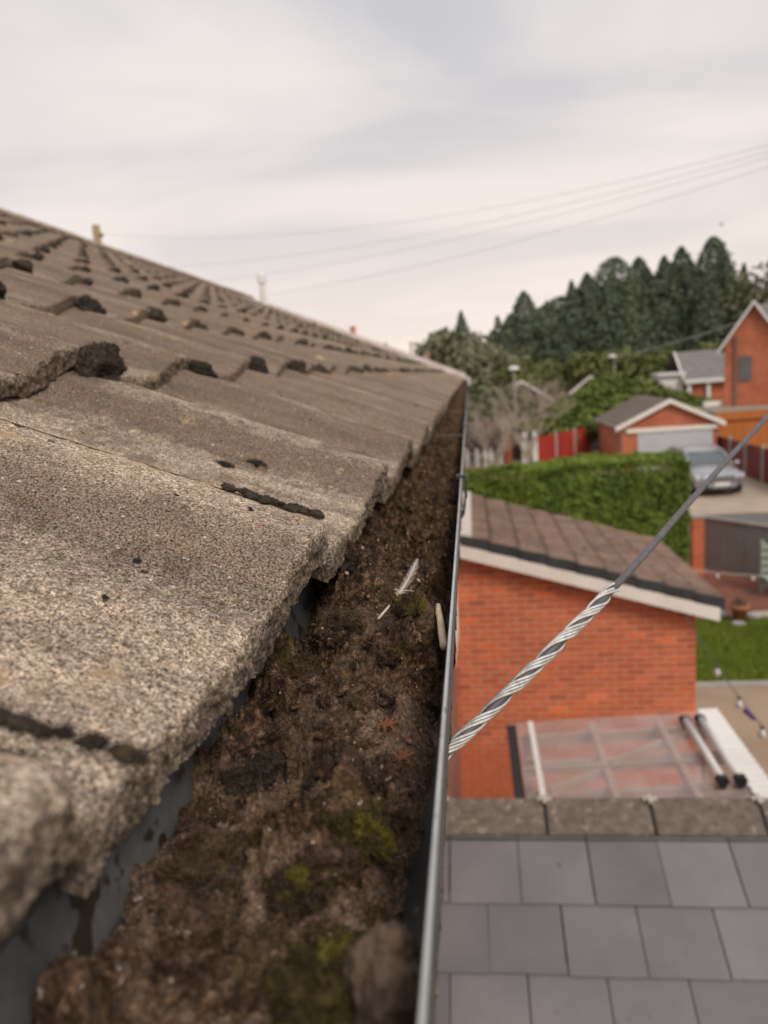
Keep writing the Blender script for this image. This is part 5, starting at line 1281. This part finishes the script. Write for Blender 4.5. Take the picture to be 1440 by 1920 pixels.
rfp = loft([(1.72,[(0,1.515),(.50,1.51),(.60,1.50),(.60,1.515),(.50,1.535),(.2,1.545),(0,1.545)]),(2.05,[(0,1.60),(.56,1.59),(.69,1.57),(.69,1.60),(.56,1.635),(.2,1.65),(0,1.65)]),(3.2,[(0,1.61),(.56,1.60),(.69,1.58),(.69,1.61),(.56,1.645),(.2,1.66),(0,1.66)]),(3.95,[(0,1.48),(.5,1.48),(.64,1.46),(.64,1.49),(.5,1.52),(.2,1.53),(0,1.53)])], 'roof_panel', M_paint, car)
for s in (-1, 1):
    MB().tube([(s*.80,1.14,1.05),(s*.70,1.72,1.50),(s*.66,2.1,1.59),(s*.66,3.2,1.61),(s*.62,3.95,1.48),(s*.76,4.3,1.08)], .045, 6).build('roof_pillar', M_paint, car, True)
    MB().bar((s*.80,2.35,1.05),(s*.68,2.4,1.58),.05,.08).build('roof_pillar', M_paint, car)
    hl = MB(); hl.add([(s*.50,.02,.66),(s*.86,.20,.70),(s*.87,.26,.84),(s*.56,.035,.79),(s*.50,.10,.66),(s*.84,.30,.70),(s*.84,.34,.86),(s*.55,.15,.82)], [(0,1,2,3),(7,6,5,4),(0,4,5,1),(1,5,6,2),(2,6,7,3),(3,7,4,0)]); hl.build('headlight', mat('headlamp', (.80,.80,.82), rough=.12, spec=.8) if 'headlamp' not in MATS else MATS['headlamp'], car)
    mr_ = MB().lathe((s*1.02,1.22,1.02), [(.03,0),(.10,.05),(.10,.13),(.04,.17)], 10); mr_.bar((s*.88,1.22,1.04),(s*1.0,1.22,1.06),.05,.04); mr_.build('wing_mirror', M_paint, car, True)
    MB().tube([(s*.60,2.0,1.70),(s*.60,3.4,1.70)], .018, 6).build('roof_rail', M_chrome, car)
    for y in (.82, 3.42):
        wh = MB(); pts_ = [(s*.74,y,.33),(s*.945,y,.33)]; wh.tube(pts_, [.33,.33], 20); w_ = wh.build('wheel', M_blackpl, car)
        MB().tube([(s*.93,y,.33),(s*.955,y,.33)], [.21,.20], 16).build('rim', M_chrome, w_)
for i in range(4): MB().bar((-.46,-.015+.012*abs(0),.56+i*.065),(.46,-.015,.56+i*.065),.03,.032).build('grille_bar', M_chrome, car)
MB().box(-.45,.45,-.004,.03,.52,.80).build('grille', M_blackpl, car)
MB().box(-.27,.27,-.035,-.015,.44,.56).build('number_plate', M_whited, car)
MB().box(-.70,.70,.0,.06,.27,.44).build('lower_bumper', M_blackpl, car)
car.rotation_euler = (0,0,R(4))
